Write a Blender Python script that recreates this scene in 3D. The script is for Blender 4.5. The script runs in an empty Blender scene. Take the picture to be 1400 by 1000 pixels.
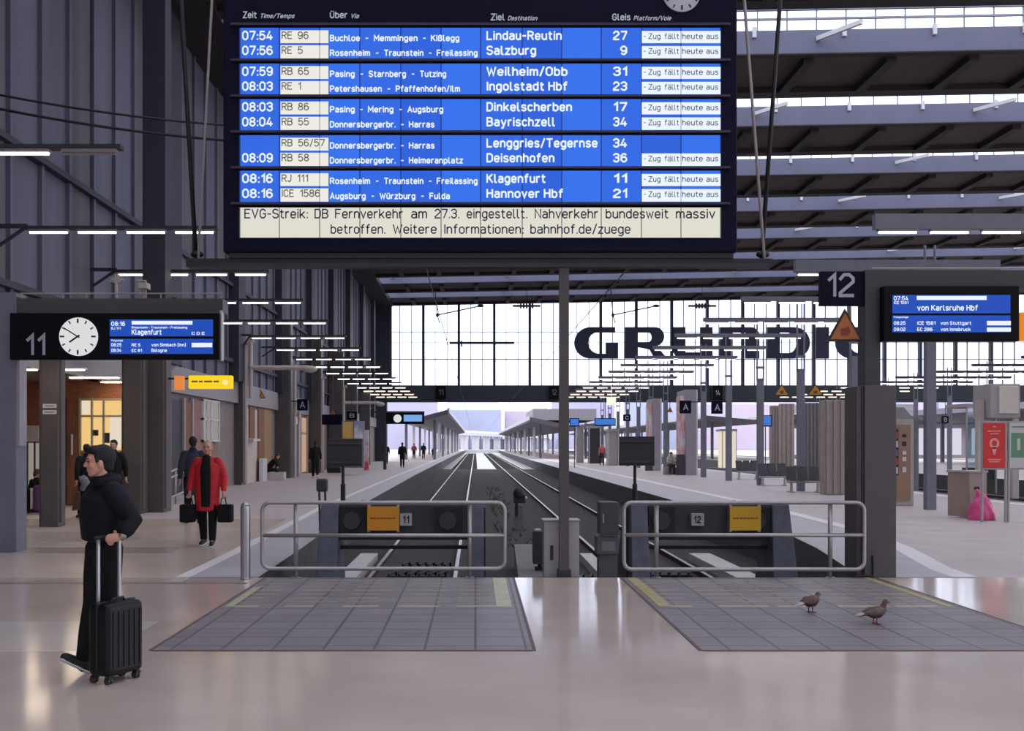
import bpy, bmesh, math, random
from mathutils import Vector, Matrix, Quaternion

# ------------------------------------------------------------------ camera, world, exposure
F = 1500.0        # focal length in pixels of the 1400 x 1000 frame
CH = 1.70         # eye height
VX, HY = 650.0, 608.0
SC = bpy.context.scene
COL = SC.collection
cam_d = bpy.data.cameras.new('camera')
cam = bpy.data.objects.new('camera', cam_d)
COL.objects.link(cam)
cam_d.sensor_width = 36.0
cam_d.lens = 36.0 * F / 1400.0
cam_d.shift_x = 50.0 / 1400.0
cam_d.shift_y = 108.0 / 1400.0
cam_d.clip_end = 3000.0
cam_d.clip_start = 0.05
cam.location = (0, 0, CH)
cam.rotation_euler = (math.pi / 2, 0, 0)
SC.camera = cam

SC.view_settings.view_transform = 'Standard'
SC.view_settings.look = 'None'
SC.view_settings.exposure = 0.12
SC.view_settings.gamma = 1.0
SC.view_settings.use_curve_mapping = False

world = bpy.data.worlds.new('overcast_sky')
SC.world = world
world.use_nodes = True
wn = world.node_tree
wn.nodes.clear()
w_out = wn.nodes.new('ShaderNodeOutputWorld')
w_bg = wn.nodes.new('ShaderNodeBackground')
w_tc = wn.nodes.new('ShaderNodeTexCoord')
w_sep = wn.nodes.new('ShaderNodeSeparateXYZ')
w_ramp = wn.nodes.new('ShaderNodeValToRGB')
wn.links.new(w_tc.outputs['Generated'], w_sep.inputs[0])
wn.links.new(w_sep.outputs['Z'], w_ramp.inputs[0])
w_ramp.color_ramp.elements[0].position = 0.0
w_ramp.color_ramp.elements[0].color = (0.66, 0.62, 0.74, 1)
w_ramp.color_ramp.elements[1].position = 0.10
w_ramp.color_ramp.elements[1].color = (0.87, 0.90, 1.0, 1)
e = w_ramp.color_ramp.elements.new(0.035)
e.color = (0.74, 0.71, 0.85, 1)
wn.links.new(w_ramp.outputs['Color'], w_bg.inputs['Color'])
w_bg.inputs['Strength'].default_value = 2.5
wn.links.new(w_bg.outputs[0], w_out.inputs[0])

cy = SC.cycles
cy.max_bounces = 8
cy.diffuse_bounces = 4
cy.glossy_bounces = 3
cy.transparent_max_bounces = 16
cy.caustics_reflective = False
cy.caustics_refractive = False
cy.sample_clamp_indirect = 4.0

random.seed(7)
PI = math.pi


def P(px, py, d):
    return Vector(((px - VX) * d / F, d, CH - (py - HY) * d / F))


def X(px, d):
    return (px - VX) * d / F


def Z(py, d):
    return CH - (py - HY) * d / F


def DB(py, z=0.0):
    """depth of a point of height z seen at row py"""
    return (CH - z) * F / (py - HY)


# ------------------------------------------------------------------ materials
def srgb(c):
    def f(v):
        v /= 255.0
        return v / 12.92 if v <= 0.04045 else ((v + 0.055) / 1.055) ** 2.4
    return tuple(f(v) for v in c) + (1.0,)


MATS = {}


def pm(name, col, rough=0.6, metal=0.0, var=0.12, scale=4.0, stretch=(1, 1, 1), bump=0.0, bscale=40.0, spec=0.5, lin=False, coat=0.0):
    """principled material whose colour wanders a little with noise"""
    if name in MATS:
        return MATS[name]
    m = bpy.data.materials.new(name)
    m.use_nodes = True
    nt = m.node_tree
    b = nt.nodes['Principled BSDF']
    c = col if lin else srgb(col)
    b.inputs['Roughness'].default_value = rough
    b.inputs['Metallic'].default_value = metal
    b.inputs['Specular IOR Level'].default_value = spec
    tc = nt.nodes.new('ShaderNodeTexCoord')
    mp = nt.nodes.new('ShaderNodeMapping')
    mp.inputs['Scale'].default_value = stretch
    nt.links.new(tc.outputs['Object'], mp.inputs[0])
    nz = nt.nodes.new('ShaderNodeTexNoise')
    nz.inputs['Scale'].default_value = scale
    nz.inputs['Detail'].default_value = 5
    nt.links.new(mp.outputs[0], nz.inputs['Vector'])
    rp = nt.nodes.new('ShaderNodeValToRGB')
    rp.color_ramp.elements[0].position = 0.3
    rp.color_ramp.elements[1].position = 0.7
    rp.color_ramp.elements[0].color = tuple(v * (1 - var) for v in c[:3]) + (1,)
    rp.color_ramp.elements[1].color = tuple(min(1, v * (1 + var)) for v in c[:3]) + (1,)
    nt.links.new(nz.outputs['Fac'], rp.inputs[0])
    nt.links.new(rp.outputs[0], b.inputs['Base Color'])
    if bump > 0:
        n2 = nt.nodes.new('ShaderNodeTexNoise')
        n2.inputs['Scale'].default_value = bscale
        n2.inputs['Detail'].default_value = 4
        nt.links.new(mp.outputs[0], n2.inputs['Vector'])
        bp = nt.nodes.new('ShaderNodeBump')
        bp.inputs['Strength'].default_value = bump
        bp.inputs['Distance'].default_value = 0.02
        nt.links.new(n2.outputs['Fac'], bp.inputs['Height'])
        nt.links.new(bp.outputs[0], b.inputs['Normal'])
    MATS[name] = m
    return m


def em(name, col, strength=1.0, lin=False):
    if name in MATS:
        return MATS[name]
    m = bpy.data.materials.new(name)
    m.use_nodes = True
    nt = m.node_tree
    b = nt.nodes['Principled BSDF']
    c = col if lin else srgb(col)
    b.inputs['Base Color'].default_value = (0.02, 0.02, 0.02, 1)
    b.inputs['Roughness'].default_value = 0.6
    b.inputs['Specular IOR Level'].default_value = 0.15
    b.inputs['Emission Color'].default_value = c
    b.inputs['Emission Strength'].default_value = strength
    MATS[name] = m
    return m


def glass_mat(name, tint=(0.93, 0.95, 1.0), gloss=0.06, milk=0.0):
    if name in MATS:
        return MATS[name]
    m = bpy.data.materials.new(name)
    m.use_nodes = True
    nt = m.node_tree
    nt.nodes.clear()
    o = nt.nodes.new('ShaderNodeOutputMaterial')
    t = nt.nodes.new('ShaderNodeBsdfTransparent')
    t.inputs[0].default_value = tint + (1,)
    g = nt.nodes.new('ShaderNodeBsdfGlossy')
    g.inputs['Roughness'].default_value = 0.05
    mx = nt.nodes.new('ShaderNodeMixShader')
    mx.inputs[0].default_value = gloss
    nt.links.new(t.outputs[0], mx.inputs[1])
    nt.links.new(g.outputs[0], mx.inputs[2])
    last = mx
    if milk > 0:
        tr = nt.nodes.new('ShaderNodeBsdfTranslucent')
        tr.inputs[0].default_value = (0.85, 0.88, 0.95, 1)
        m2 = nt.nodes.new('ShaderNodeMixShader')
        m2.inputs[0].default_value = milk
        nt.links.new(mx.outputs[0], m2.inputs[1])
        nt.links.new(tr.outputs[0], m2.inputs[2])
        last = m2
    nt.links.new(last.outputs[0], o.inputs[0])
    MATS[name] = m
    return m


# ------------------------------------------------------------------ mesh building
class MB:
    """collects geometry for one mesh object"""

    def __init__(self):
        self.v, self.f, self.m = [], [], []

    def add(self, vs, fs, m=0):
        b = len(self.v)
        self.v.extend(Vector(v) for v in vs)
        for f in fs:
            self.f.append(tuple(i + b for i in f))
            self.m.append(m)
        return self

    def box(self, x0, x1, y0, y1, z0, z1, m=0):
        vs = [(x0, y0, z0), (x1, y0, z0), (x1, y1, z0), (x0, y1, z0), (x0, y0, z1), (x1, y0, z1), (x1, y1, z1), (x0, y1, z1)]
        return self.add(vs, [(3, 2, 1, 0), (4, 5, 6, 7), (0, 1, 5, 4), (1, 2, 6, 5), (2, 3, 7, 6), (3, 0, 4, 7)], m)

    def pbox(self, px0, px1, py0, py1, d, dep, m=0):
        """box whose front face at depth d covers the pixel rectangle"""
        return self.box(X(px0, d), X(px1, d), d, d + dep, Z(py1, d), Z(py0, d), m)

    def hexa(self, bot, top, m=0):
        vs = list(bot) + list(top)
        return self.add(vs, [(3, 2, 1, 0), (4, 5, 6, 7), (0, 1, 5, 4), (1, 2, 6, 5), (2, 3, 7, 6), (3, 0, 4, 7)], m)

    def bar(self, p, q, w, h, m=0, up=(0, 0, 1)):
        p, q = Vector(p), Vector(q)
        t = (q - p).normalized()
        u = Vector(up)
        if abs(t.dot(u)) > 0.98:
            u = Vector((0, 1, 0))
        s = t.cross(u).normalized()
        n = s.cross(t).normalized()
        a = [s * (w / 2) * i + n * (h / 2) * j for i, j in ((-1, -1), (1, -1), (1, 1), (-1, 1))]
        return self.hexa([p + k for k in a], [q + k for k in a], m)

    def tube(self, pts, r, seg=8, m=0, cap=True, closed=False):
        pts = [Vector(p) for p in pts]
        n = len(pts)
        rs = r if isinstance(r, (list, tuple)) else [r] * n
        prev = None
        vs, fs = [], []
        for i, p in enumerate(pts):
            if closed:
                t = (pts[(i + 1) % n] - pts[i - 1])
            else:
                t = pts[min(i + 1, n - 1)] - pts[max(i - 1, 0)]
            t.normalize()
            if prev is None:
                a = Vector((0, 0, 1)) if abs(t.z) < 0.9 else Vector((1, 0, 0))
                s = t.cross(a).normalized()
            else:
                s = (prev - t * prev.dot(t)).normalized()
            prev = s
            k = t.cross(s)
            for j in range(seg):
                an = 2 * PI * j / seg
                vs.append(p + (s * math.cos(an) + k * math.sin(an)) * rs[i])
        rings = n if closed else n - 1
        for i in range(rings):
            i2 = (i + 1) % n
            for j in range(seg):
                j2 = (j + 1) % seg
                fs.append((i * seg + j, i * seg + j2, i2 * seg + j2, i2 * seg + j))
        if cap and not closed:
            fs.append(tuple(reversed(range(seg))))
            fs.append(tuple((n - 1) * seg + j for j in range(seg)))
        return self.add(vs, fs, m)

    def cyl(self, p, q, r1, r2=None, seg=16, m=0):
        return self.tube([p, q], [r1, r1 if r2 is None else r2], seg, m)

    def limb(self, pts, rs, seg=12, m=0, fx=None, xa=None, c0=1.0, c1=1.0):
        """closed swept body with rounded ends; fx widens it along xa"""
        pts = [Vector(p) for p in pts]
        n = len(pts)
        t0 = (pts[0] - pts[1]).normalized()
        t1 = (pts[-1] - pts[-2]).normalized()
        P2, R2, E2 = [], [], []
        ex = fx if fx is not None else [1.0] * n
        for a, b in ((0.97, 0.25), (0.72, 0.7)):
            P2.append(pts[0] + t0 * rs[0] * a * c0); R2.append(rs[0] * b); E2.append(ex[0])
        for i in range(n):
            P2.append(pts[i]); R2.append(rs[i]); E2.append(ex[i])
        for a, b in ((0.72, 0.7), (0.97, 0.25)):
            P2.append(pts[-1] + t1 * rs[-1] * a * c1); R2.append(rs[-1] * b); E2.append(ex[-1])
        vs, fs = [], []
        prev = None
        N = len(P2)
        for i in range(N):
            t = (P2[min(i + 1, N - 1)] - P2[max(i - 1, 0)]).normalized()
            if xa is not None:
                s = Vector(xa) - t * Vector(xa).dot(t)
                s.normalize()
            elif prev is None:
                a = Vector((0, 0, 1)) if abs(t.z) < 0.9 else Vector((1, 0, 0))
                s = t.cross(a).normalized()
            else:
                s = (prev - t * prev.dot(t)).normalized()
            prev = s
            k = t.cross(s)
            for j in range(seg):
                an = 2 * PI * j / seg
                vs.append(P2[i] + (s * math.cos(an) * E2[i] + k * math.sin(an)) * R2[i])
        for i in range(N - 1):
            for j in range(seg):
                j2 = (j + 1) % seg
                fs.append((i * seg + j, i * seg + j2, (i + 1) * seg + j2, (i + 1) * seg + j))
        fs.append(tuple(reversed(range(seg))))
        fs.append(tuple((N - 1) * seg + j for j in range(seg)))
        return self.add(vs, fs, m)

    def ell(self, c, r, rot=None, seg=16, rings=10, m=0):
        c = Vector(c)
        R = rot if rot is not None else Matrix.Identity(3)
        vs, fs = [c + R @ Vector((0, 0, -r[2]))], []
        for i in range(1, rings):
            a = -PI / 2 + PI * i / rings
            for j in range(seg):
                b = 2 * PI * j / seg
                vs.append(c + R @ Vector((r[0] * math.cos(a) * math.cos(b), r[1] * math.cos(a) * math.sin(b), r[2] * math.sin(a))))
        vs.append(c + R @ Vector((0, 0, r[2])))
        for j in range(seg):
            fs.append((0, 1 + (j + 1) % seg, 1 + j))
        for i in range(rings - 2):
            for j in range(seg):
                j2 = (j + 1) % seg
                fs.append((1 + i * seg + j, 1 + i * seg + j2, 1 + (i + 1) * seg + j2, 1 + (i + 1) * seg + j))
        top = len(vs) - 1
        o = 1 + (rings - 2) * seg
        for j in range(seg):
            fs.append((o + j, o + (j + 1) % seg, top))
        return self.add(vs, fs, m)

    def prism(self, poly, fn, m=0):
        """poly: list of (a,b); fn(a,b,k) with k 0/1 gives the 3-D point on the near / far face"""
        n = len(poly)
        vs = [fn(a, b, 0) for a, b in poly] + [fn(a, b, 1) for a, b in poly]
        fs = [tuple(range(n)), tuple(reversed(range(n, 2 * n)))]
        for i in range(n):
            j = (i + 1) % n
            fs.append((i, i + n, j + n, j))
        return self.add(vs, fs, m)

    def disc(self, px, py, rpx, d, dep=0.01, seg=36, m=0):
        c = P(px, py, d)
        r = rpx * d / F
        poly = [(math.cos(2 * PI * i / seg) * r, math.sin(2 * PI * i / seg) * r) for i in range(seg)]
        return self.prism(poly, lambda a, b, k: Vector((c.x + a, c.y + dep * k, c.z + b)), m)

    def text(self, body, px0, py, cap, d, px1=None, bold=0.0, shear=0.0, m=0, wf=0.92, align='L'):
        """lettering on a plane facing the camera: baseline row py, cap height in pixels, depth d"""
        vs, fs, w = glyphs(body, bold, shear)
        s = d / F
        sz = cap * s / CAPH
        if px1 is not None:
            sx = (px1 - px0) * s / max(w, 1e-6)
        else:
            sx = sz * wf
        x0 = X(px0, d)
        if align == 'C':
            x0 -= w * sx / 2
        z0 = Z(py, d)
        return self.add([(x0 + v[0] * sx, d, z0 + v[1] * sz) for v in vs], fs, m)

    def build(self, name, mats=None, parent=None, smooth=False, bevel=0.0, seg=2, auto=None):
        me = bpy.data.meshes.new(name)
        me.from_pydata([tuple(v) for v in self.v], [], self.f)
        if mats is not None:
            for mm in (mats if isinstance(mats, (list, tuple)) else [mats]):
                me.materials.append(mm)
            if any(self.m):
                me.polygons.foreach_set('material_index', self.m)
        bm = bmesh.new()
        bm.from_mesh(me)
        bmesh.ops.recalc_face_normals(bm, faces=bm.faces)
        bm.to_mesh(me)
        bm.free()
        if smooth:
            me.polygons.foreach_set('use_smooth', [True] * len(me.polygons))
        me.update()
        o = bpy.data.objects.new(name, me)
        COL.objects.link(o)
        if parent is not None:
            o.parent = parent
            o.matrix_parent_inverse = Matrix.Translation(-parent.location) if parent.type == 'EMPTY' and parent.parent is None else Matrix.Identity(4)
        if bevel > 0:
            b = o.modifiers.new('bevel', 'BEVEL')
            b.width = bevel
            b.segments = seg
            b.limit_method = 'ANGLE'
            b.angle_limit = 0.6
        return o


GLYPH_DEF = {
    '0': '1.3,0 2.7,0 4,1.5 4,5.5 2.7,7 1.3,7 0,5.5 0,1.5 1.3,0',
    '1': '0.4,5.2 2.2,7 2.2,0',
    '2': '0,5.5 1.2,7 2.8,7 4,5.8 4,4.6 0,0.9 0,0 4,0',
    '3': '0,5.9 1.2,7 2.8,7 4,5.8 4,4.7 2.9,3.7 1.6,3.7;2.9,3.7 4,2.6 4,1.3 2.8,0 1.2,0 0,1.2',
    '4': '2.2,7 0,1.7 4.2,1.7;3,3.6 3,0',
    '5': '3.7,7 0.5,7 0.2,3.6 1.4,4.4 2.7,4.4 4,3.1 4,1.4 2.7,0 1.2,0 0,1.1',
    '6': '3.6,6.1 2.7,7 1.4,7 0,5.4 0,1.4 1.3,0 2.7,0 4,1.3 4,2.9 2.7,4.2 1.3,4.2 0,3',
    '7': '0,7 4,7 4,6.2 1.4,0',
    '8': '1.4,3.7 0.2,4.8 0.2,5.9 1.4,7 2.6,7 3.8,5.9 3.8,4.8 2.6,3.7 1.4,3.7 0,2.5 0,1.2 1.3,0 2.7,0 4,1.2 4,2.5 2.6,3.7',
    '9': '0.4,0.9 1.3,0 2.6,0 4,1.6 4,5.6 2.7,7 1.3,7 0,5.7 0,4.1 1.3,2.8 2.7,2.8 4,4',
    'A': '0,0 2.2,7 4.4,0;0.8,2.2 3.6,2.2', 'B': '0,0 0,7 2.7,7 3.9,6 3.9,4.7 2.7,3.7 0,3.7;2.7,3.7 4.1,2.6 4.1,1.1 2.8,0 0,0',
    'C': '4,1.4 2.8,0 1.3,0 0,1.4 0,5.6 1.3,7 2.8,7 4,5.6', 'D': '0,0 0,7 2.6,7 4,5.6 4,1.4 2.6,0 0,0', 'E': '3.7,0 0,0 0,7 3.7,7;0,3.7 3.1,3.7',
    'F': '0,0 0,7 3.7,7;0,3.6 3.1,3.6', 'G': '4,5.6 2.8,7 1.3,7 0,5.6 0,1.4 1.3,0 2.8,0 4,1.4 4,3.4 2.3,3.4', 'H': '0,0 0,7;4,0 4,7;0,3.7 4,3.7',
    'I': '0.2,0 0.2,7', 'J': '3,7 3,1.4 1.9,0 1,0 0,1.2', 'K': '0,0 0,7;4,7 0,2.8;1.4,4.2 4.2,0', 'L': '0,7 0,0 3.5,0', 'M': '0,0 0,7 2.5,2.4 5,7 5,0',
    'N': '0,0 0,7 4,0 4,7', 'O': '1.3,0 2.8,0 4.1,1.4 4.1,5.6 2.8,7 1.3,7 0,5.6 0,1.4 1.3,0', 'P': '0,0 0,7 2.7,7 4,5.9 4,4.2 2.7,3.1 0,3.1',
    'R': '0,0 0,7 2.7,7 4,5.9 4,4.4 2.7,3.4 0,3.4;2.2,3.4 4.1,0', 'S': '0,1.1 1.2,0 2.8,0 4,1.1 4,2.5 3,3.4 1,3.8 0.1,4.6 0.1,5.9 1.2,7 2.8,7 3.9,6.1',
    'T': '0,7 4.2,7;2.1,7 2.1,0', 'U': '0,7 0,1.4 1.3,0 2.7,0 4,1.4 4,7', 'V': '0,7 2.2,0 4.4,7', 'W': '0,7 1.5,0 3,5.5 4.5,0 6,7', 'Z': '0,7 4,7 0,0 4,0',
    'a': '0.3,4.6 1,5 2.3,5 3.3,4.1 3.3,0;3.3,2.9 1,2.9 0,2 0,0.9 0.9,0 2.1,0 3.3,1', 'b': '0,7 0,0;0,3.9 1.1,5 2.3,5 3.4,3.8 3.4,1.2 2.3,0 1.1,0 0,1.1',
    'c': '3.1,4.2 2.3,5 1.1,5 0,3.9 0,1.1 1.1,0 2.3,0 3.1,0.8', 'd': '3.4,7 3.4,0;3.4,3.9 2.3,5 1.1,5 0,3.8 0,1.2 1.1,0 2.3,0 3.4,1.1',
    'e': '0,2.5 3.4,2.5 3.4,3.9 2.3,5 1.1,5 0,3.9 0,1.1 1.1,0 2.3,0 3.2,0.7', 'f': '0.9,0 0.9,6 1.7,7 2.5,7;0,4.9 2.3,4.9',
    'g': '3.4,5 3.4,-1 2.3,-2 1.1,-2 0.3,-1.5;3.4,3.9 2.3,5 1.1,5 0,3.8 0,1.3 1.1,0.1 2.3,0.1 3.4,1.2', 'h': '0,0 0,7;0,3.8 1.2,5 2.3,5 3.3,3.9 3.3,0',
    'i': '0.1,0 0.1,5;0.1,6.5 0.1,7', 'k': '0,0 0,7;3.2,5 0,1.7;1.1,2.9 3.4,0', 'l': '0,7 0,0.9 0.6,0 1.3,0', 'm': '0,0 0,5;0,3.8 1,5 1.8,5 2.6,4 2.6,0;2.6,3.8 3.6,5 4.4,5 5.2,4 5.2,0',
    'n': '0,0 0,5;0,3.8 1.2,5 2.3,5 3.3,3.9 3.3,0', 'o': '1.1,0 2.3,0 3.4,1.1 3.4,3.9 2.3,5 1.1,5 0,3.9 0,1.1 1.1,0', 'p': '0,-2 0,5;0,3.9 1.1,5 2.3,5 3.4,3.8 3.4,1.2 2.3,0 1.1,0 0,1.1',
    'r': '0,0 0,5;0,3.8 1.2,5 2.2,5', 's': '0,0.7 0.9,0 2.2,0 3,0.8 3,1.8 2.2,2.4 0.8,2.7 0.1,3.3 0.1,4.2 0.9,5 2.1,5 2.9,4.4', 't': '0.8,6.6 0.8,0.9 1.6,0 2.4,0;0,4.9 2.3,4.9',
    'u': '0,5 0,1.1 1,0 2.1,0 3.3,1.2;3.3,5 3.3,0', 'v': '0,5 1.7,0 3.4,5', 'w': '0,5 1.2,0 2.4,4.2 3.6,0 4.8,5', 'x': '0,0 3.3,5;0,5 3.3,0', 'y': '0,5 1.8,0.2;3.6,5 1.2,-2 0.3,-2', 'z': '0,5 3.1,5 0,0 3.1,0',
    'ß': '0,0 0,5.7 1.1,7 2.2,7 3.2,6 3.2,5 2,3.8 3.5,2.4 3.5,1.1 2.4,0 1.4,0', 'ü': '0,5 0,1.1 1,0 2.1,0 3.3,1.2;3.3,5 3.3,0;0.8,6.6 0.8,7;2.5,6.6 2.5,7', 'ä': '0.3,4.6 1,5 2.3,5 3.3,4.1 3.3,0;3.3,2.9 1,2.9 0,2 0,0.9 0.9,0 2.1,0 3.3,1;0.9,6.6 0.9,7;2.5,6.6 2.5,7',
    'Ü': '0,6 0,1.4 1.3,0 2.7,0 4,1.4 4,6;1,7.6 1,8;3,7.6 3,8', ':': '0.3,0 0.3,0.5;0.3,3.8 0.3,4.3', '.': '0.2,0 0.2,0.4', '-': '0,3.2 2.2,3.2', '/': '0,-0.5 2.6,7.4', '(': '1.2,8 0.2,6 0.2,0.6 1.2,-1.4', ')': '0,8 1,6 1,0.6 0,-1.4',
}
GLY = {}
CAPH = 7.0


def glyphs(body, bold=0.0, shear=0.0):
    """strokes of a plain narrow sans lettering turned into flat bands"""
    k = (body, bold, shear)
    if k in GLY:
        return GLY[k]
    w = 0.95 + bold * 22
    vs, fs = [], []
    pen = 0.0
    xmax = 0.0
    for ch in body:
        if ch == ' ':
            pen += 2.4
            continue
        lines = [[tuple(map(float, p.split(','))) for p in s.split()] for s in GLYPH_DEF[ch].split(';')]
        gw = max(p[0] for l in lines for p in l)
        for l in lines:
            pts = [Vector((pen + w / 2 + x, w / 2 + y * (7 - w) / 7)) for x, y in l]
            closed = (pts[0] - pts[-1]).length < 1e-6 and len(pts) > 2
            if closed:
                pts = pts[:-1]
            n = len(pts)
            base = len(vs)
            for i in range(n):
                a = pts[i] - pts[i - 1] if (i > 0 or closed) else pts[1] - pts[0]
                b = pts[(i + 1) % n] - pts[i] if (i < n - 1 or closed) else pts[-1] - pts[-2]
                a.normalize(); b.normalize()
                t = (a + b)
                t = t.normalized() if t.length > 1e-5 else b
                nrm = Vector((-t.y, t.x))
                c = max(0.45, abs(nrm.dot(Vector((-b.y, b.x)))))
                p = pts[i].copy()
                if not closed and i == 0:
                    p -= b * w * 0.3
                if not closed and i == n - 1:
                    p += a * w * 0.3
                for sgn in (1, -1):
                    q = p + nrm * (sgn * w / 2 / c)
                    vs.append((q.x + shear * q.y, q.y))
            m = n if closed else n - 1
            for i in range(m):
                j = (i + 1) % n
                fs.append((base + 2 * i, base + 2 * i + 1, base + 2 * j + 1, base + 2 * j))
        pen += gw + w + 0.75
        xmax = pen - 0.75
    GLY[k] = (vs, fs, xmax)
    return GLY[k]


# ------------------------------------------------------------------ naming, labels
def empty(name, loc, label=None, cat=None, group=None, kind=None):
    o = bpy.data.objects.new(name, None)
    o.empty_display_size = 0.1
    COL.objects.link(o)
    o.location = loc
    return tag(o, label, cat, group, kind)


def tag(o, label=None, cat=None, group=None, kind=None):
    if label:
        o['label'] = label
    if cat:
        o['category'] = cat
    if group:
        o['group'] = group
    if kind:
        o['kind'] = kind
    return o


def copy_tree(o, loc=None, label=None, rotz=None, parent=None):
    c = o.copy()
    COL.objects.link(c)
    if parent is not None:
        c.parent = parent
        c.matrix_parent_inverse = o.matrix_parent_inverse.copy()
    if loc is not None:
        c.location = loc
    if rotz is not None:
        c.rotation_euler = (0, 0, rotz)
    if label:
        c['label'] = label
    for ch in list(o.children):
        copy_tree(ch, parent=c)
    return c


ORD = ['first', 'second', 'third', 'fourth', 'fifth', 'sixth', 'seventh', 'eighth', 'ninth', 'tenth', 'eleventh', 'twelfth',
       'thirteenth', 'fourteenth', 'fifteenth', 'sixteenth', 'seventeenth', 'eighteenth']
# ------------------------------------------------------------------ material palette
M_floor = pm('polished_stone', (206, 186, 174), rough=0.12, var=0.10, scale=0.8, spec=0.7)
M_floor_light = pm('polished_stone_light', (214, 199, 188), rough=0.15, var=0.08, scale=0.9, spec=0.55)
M_floor_dark = pm('polished_stone_dark', (186, 168, 160), rough=0.16, var=0.08, scale=0.9, spec=0.55)
M_asph = pm('platform_asphalt', (184, 170, 167), rough=0.55, var=0.10, scale=1.4, bump=0.1)
M_edge = pm('platform_edge_stone', (176, 168, 172), rough=0.5, var=0.08, scale=2.0)
M_line = pm('white_line', (222, 216, 214), rough=0.5, var=0.06, scale=8)
M_yel = pm('worn_yellow_paint', (176, 160, 108), rough=0.5, var=0.14, scale=9)
M_conc = pm('concrete', (118, 112, 110), rough=0.8, var=0.15, scale=3, bump=0.15)
M_pit = pm('track_ballast', (56, 51, 50), rough=0.95, var=0.4, scale=22, bump=0.5, bscale=60)
M_tie = pm('sleeper', (58, 50, 46), rough=0.9, var=0.2, scale=6)
M_rail = pm('rail_steel', (150, 146, 146), rough=0.3, metal=0.9, var=0.06)
M_rust = pm('rail_rust', (62, 46, 40), rough=0.8, var=0.2, scale=12)
M_pil = pm('pillar_paint', (86, 78, 76), rough=0.55, var=0.08, scale=2)
M_pil2 = pm('pillar_cladding', (80, 74, 74), rough=0.45, var=0.06, scale=2)
M_wall = pm('wall_panel', (94, 94, 110), rough=0.6, var=0.18, scale=1.1, stretch=(1, 1, 0.12))
M_wall_b = pm('wall_panel_stained', (92, 88, 92), rough=0.65, var=0.22, scale=1.1, stretch=(1, 1, 0.12))
M_wall_dk = pm('wall_column_dark', (50, 50, 62), rough=0.6, var=0.1, scale=2)
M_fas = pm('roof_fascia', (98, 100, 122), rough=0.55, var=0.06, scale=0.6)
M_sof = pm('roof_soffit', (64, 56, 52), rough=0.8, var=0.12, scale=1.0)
M_rib = pm('roof_rib', (40, 36, 36), rough=0.8, var=0.1)
M_dark = pm('dark_steel', (46, 46, 54), rough=0.55, var=0.1)
M_black = pm('black_steel', (26, 25, 28), rough=0.5, var=0.1)
M_beam = pm('end_beam', (44, 48, 60), rough=0.6, var=0.1)
M_mul = pm('mullion', (40, 44, 58), rough=0.6, var=0.05)
M_mul_l = pm('mullion_thin', (128, 132, 146), rough=0.6, var=0.05)
M_glass = glass_mat('hall_glass', gloss=0.04)
M_sky = glass_mat('skylight_glass', gloss=0.03)
M_white = pm('white_paint', (205, 203, 205), rough=0.5, var=0.04)
M_steel = pm('brushed_steel', (176, 172, 172), rough=0.32, metal=0.85, var=0.06, scale=12)
M_grey = pm('grey_blue_paint', (112, 112, 124), rough=0.5, var=0.07)
M_lgrey = pm('light_grey_paint', (165, 158, 158), rough=0.5, var=0.06)
M_beige = pm('beige_paint', (186, 174, 166), rough=0.5, var=0.05)
M_cream = pm('cream_panel', (196, 184, 170), rough=0.55, var=0.06)
M_brick = pm('brick', (146, 92, 66), rough=0.8, var=0.22, scale=9, stretch=(1, 1, 3))
M_wood = pm('brown_wood', (128, 82, 54), rough=0.6, var=0.2, scale=5, stretch=(4, 4, 0.5))
M_tube = em('tube_light', (255, 242, 228), 7.0)
M_tube2 = em('downlight', (255, 232, 204), 26.0)
M_warm = em('lit_interior', (240, 200, 130), 0.9)
M_warmw = em('lit_interior_pale', (236, 222, 200), 0.85)
M_ceil_in = pm('entrance_ceiling', (120, 110, 104), rough=0.7, var=0.05)

TZ = -0.65      # top of rail
BZ = -0.78      # ballast
D_END = 110.0   # end wall
XW = -10.1      # left wall plane


def S(o, kind='structure'):
    o['kind'] = kind
    return o


# ------------------------------------------------------------------ ground
m = MB()
m.box(-45, 70, -30, 14.0, -0.12, 0.0)
S(m.build('floor', M_floor))

# bands of lighter and darker stone let into the concourse floor
def inlay(name, poly, mat, h=0.002):
    mm = MB()
    mm.prism(poly, lambda a, b, k: Vector((a, b, h if k == 0 else -0.01)))
    return S(mm.build(name, mat))


def fpt(px, py):
    d = DB(py)
    return (X(px, d), d)


inlay('floor_inlay', [fpt(-700, 852), fpt(216, 850), fpt(150, 890), fpt(-740, 894)], M_floor_light)
inlay('floor_concourse_left', [(-40, 13.95), (-3.75, 13.95), (-4.3, 25.0), (-40, 25.0)], pm('polished_stone_left', (205, 184, 170), rough=0.24, var=0.08, scale=0.8), 0.0015)
inlay('floor_inlay', [fpt(-300, 749), fpt(-300, 757), fpt(236, 757), fpt(246, 749)], M_floor_dark, 0.003)
inlay('floor_inlay', [fpt(-300, 797), fpt(-300, 799), fpt(336, 799), fpt(339, 797)], pm('floor_joint', (126, 112, 108), rough=0.5), 0.003)
inlay('floor_inlay', [fpt(232, 794), fpt(250, 794), fpt(338, 752), fpt(326, 750)], M_floor_light, 0.0032)
inlay('floor_inlay', [fpt(-400, 728), fpt(-400, 741), fpt(190, 741), fpt(196, 728)], M_floor_light, 0.003)

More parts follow.
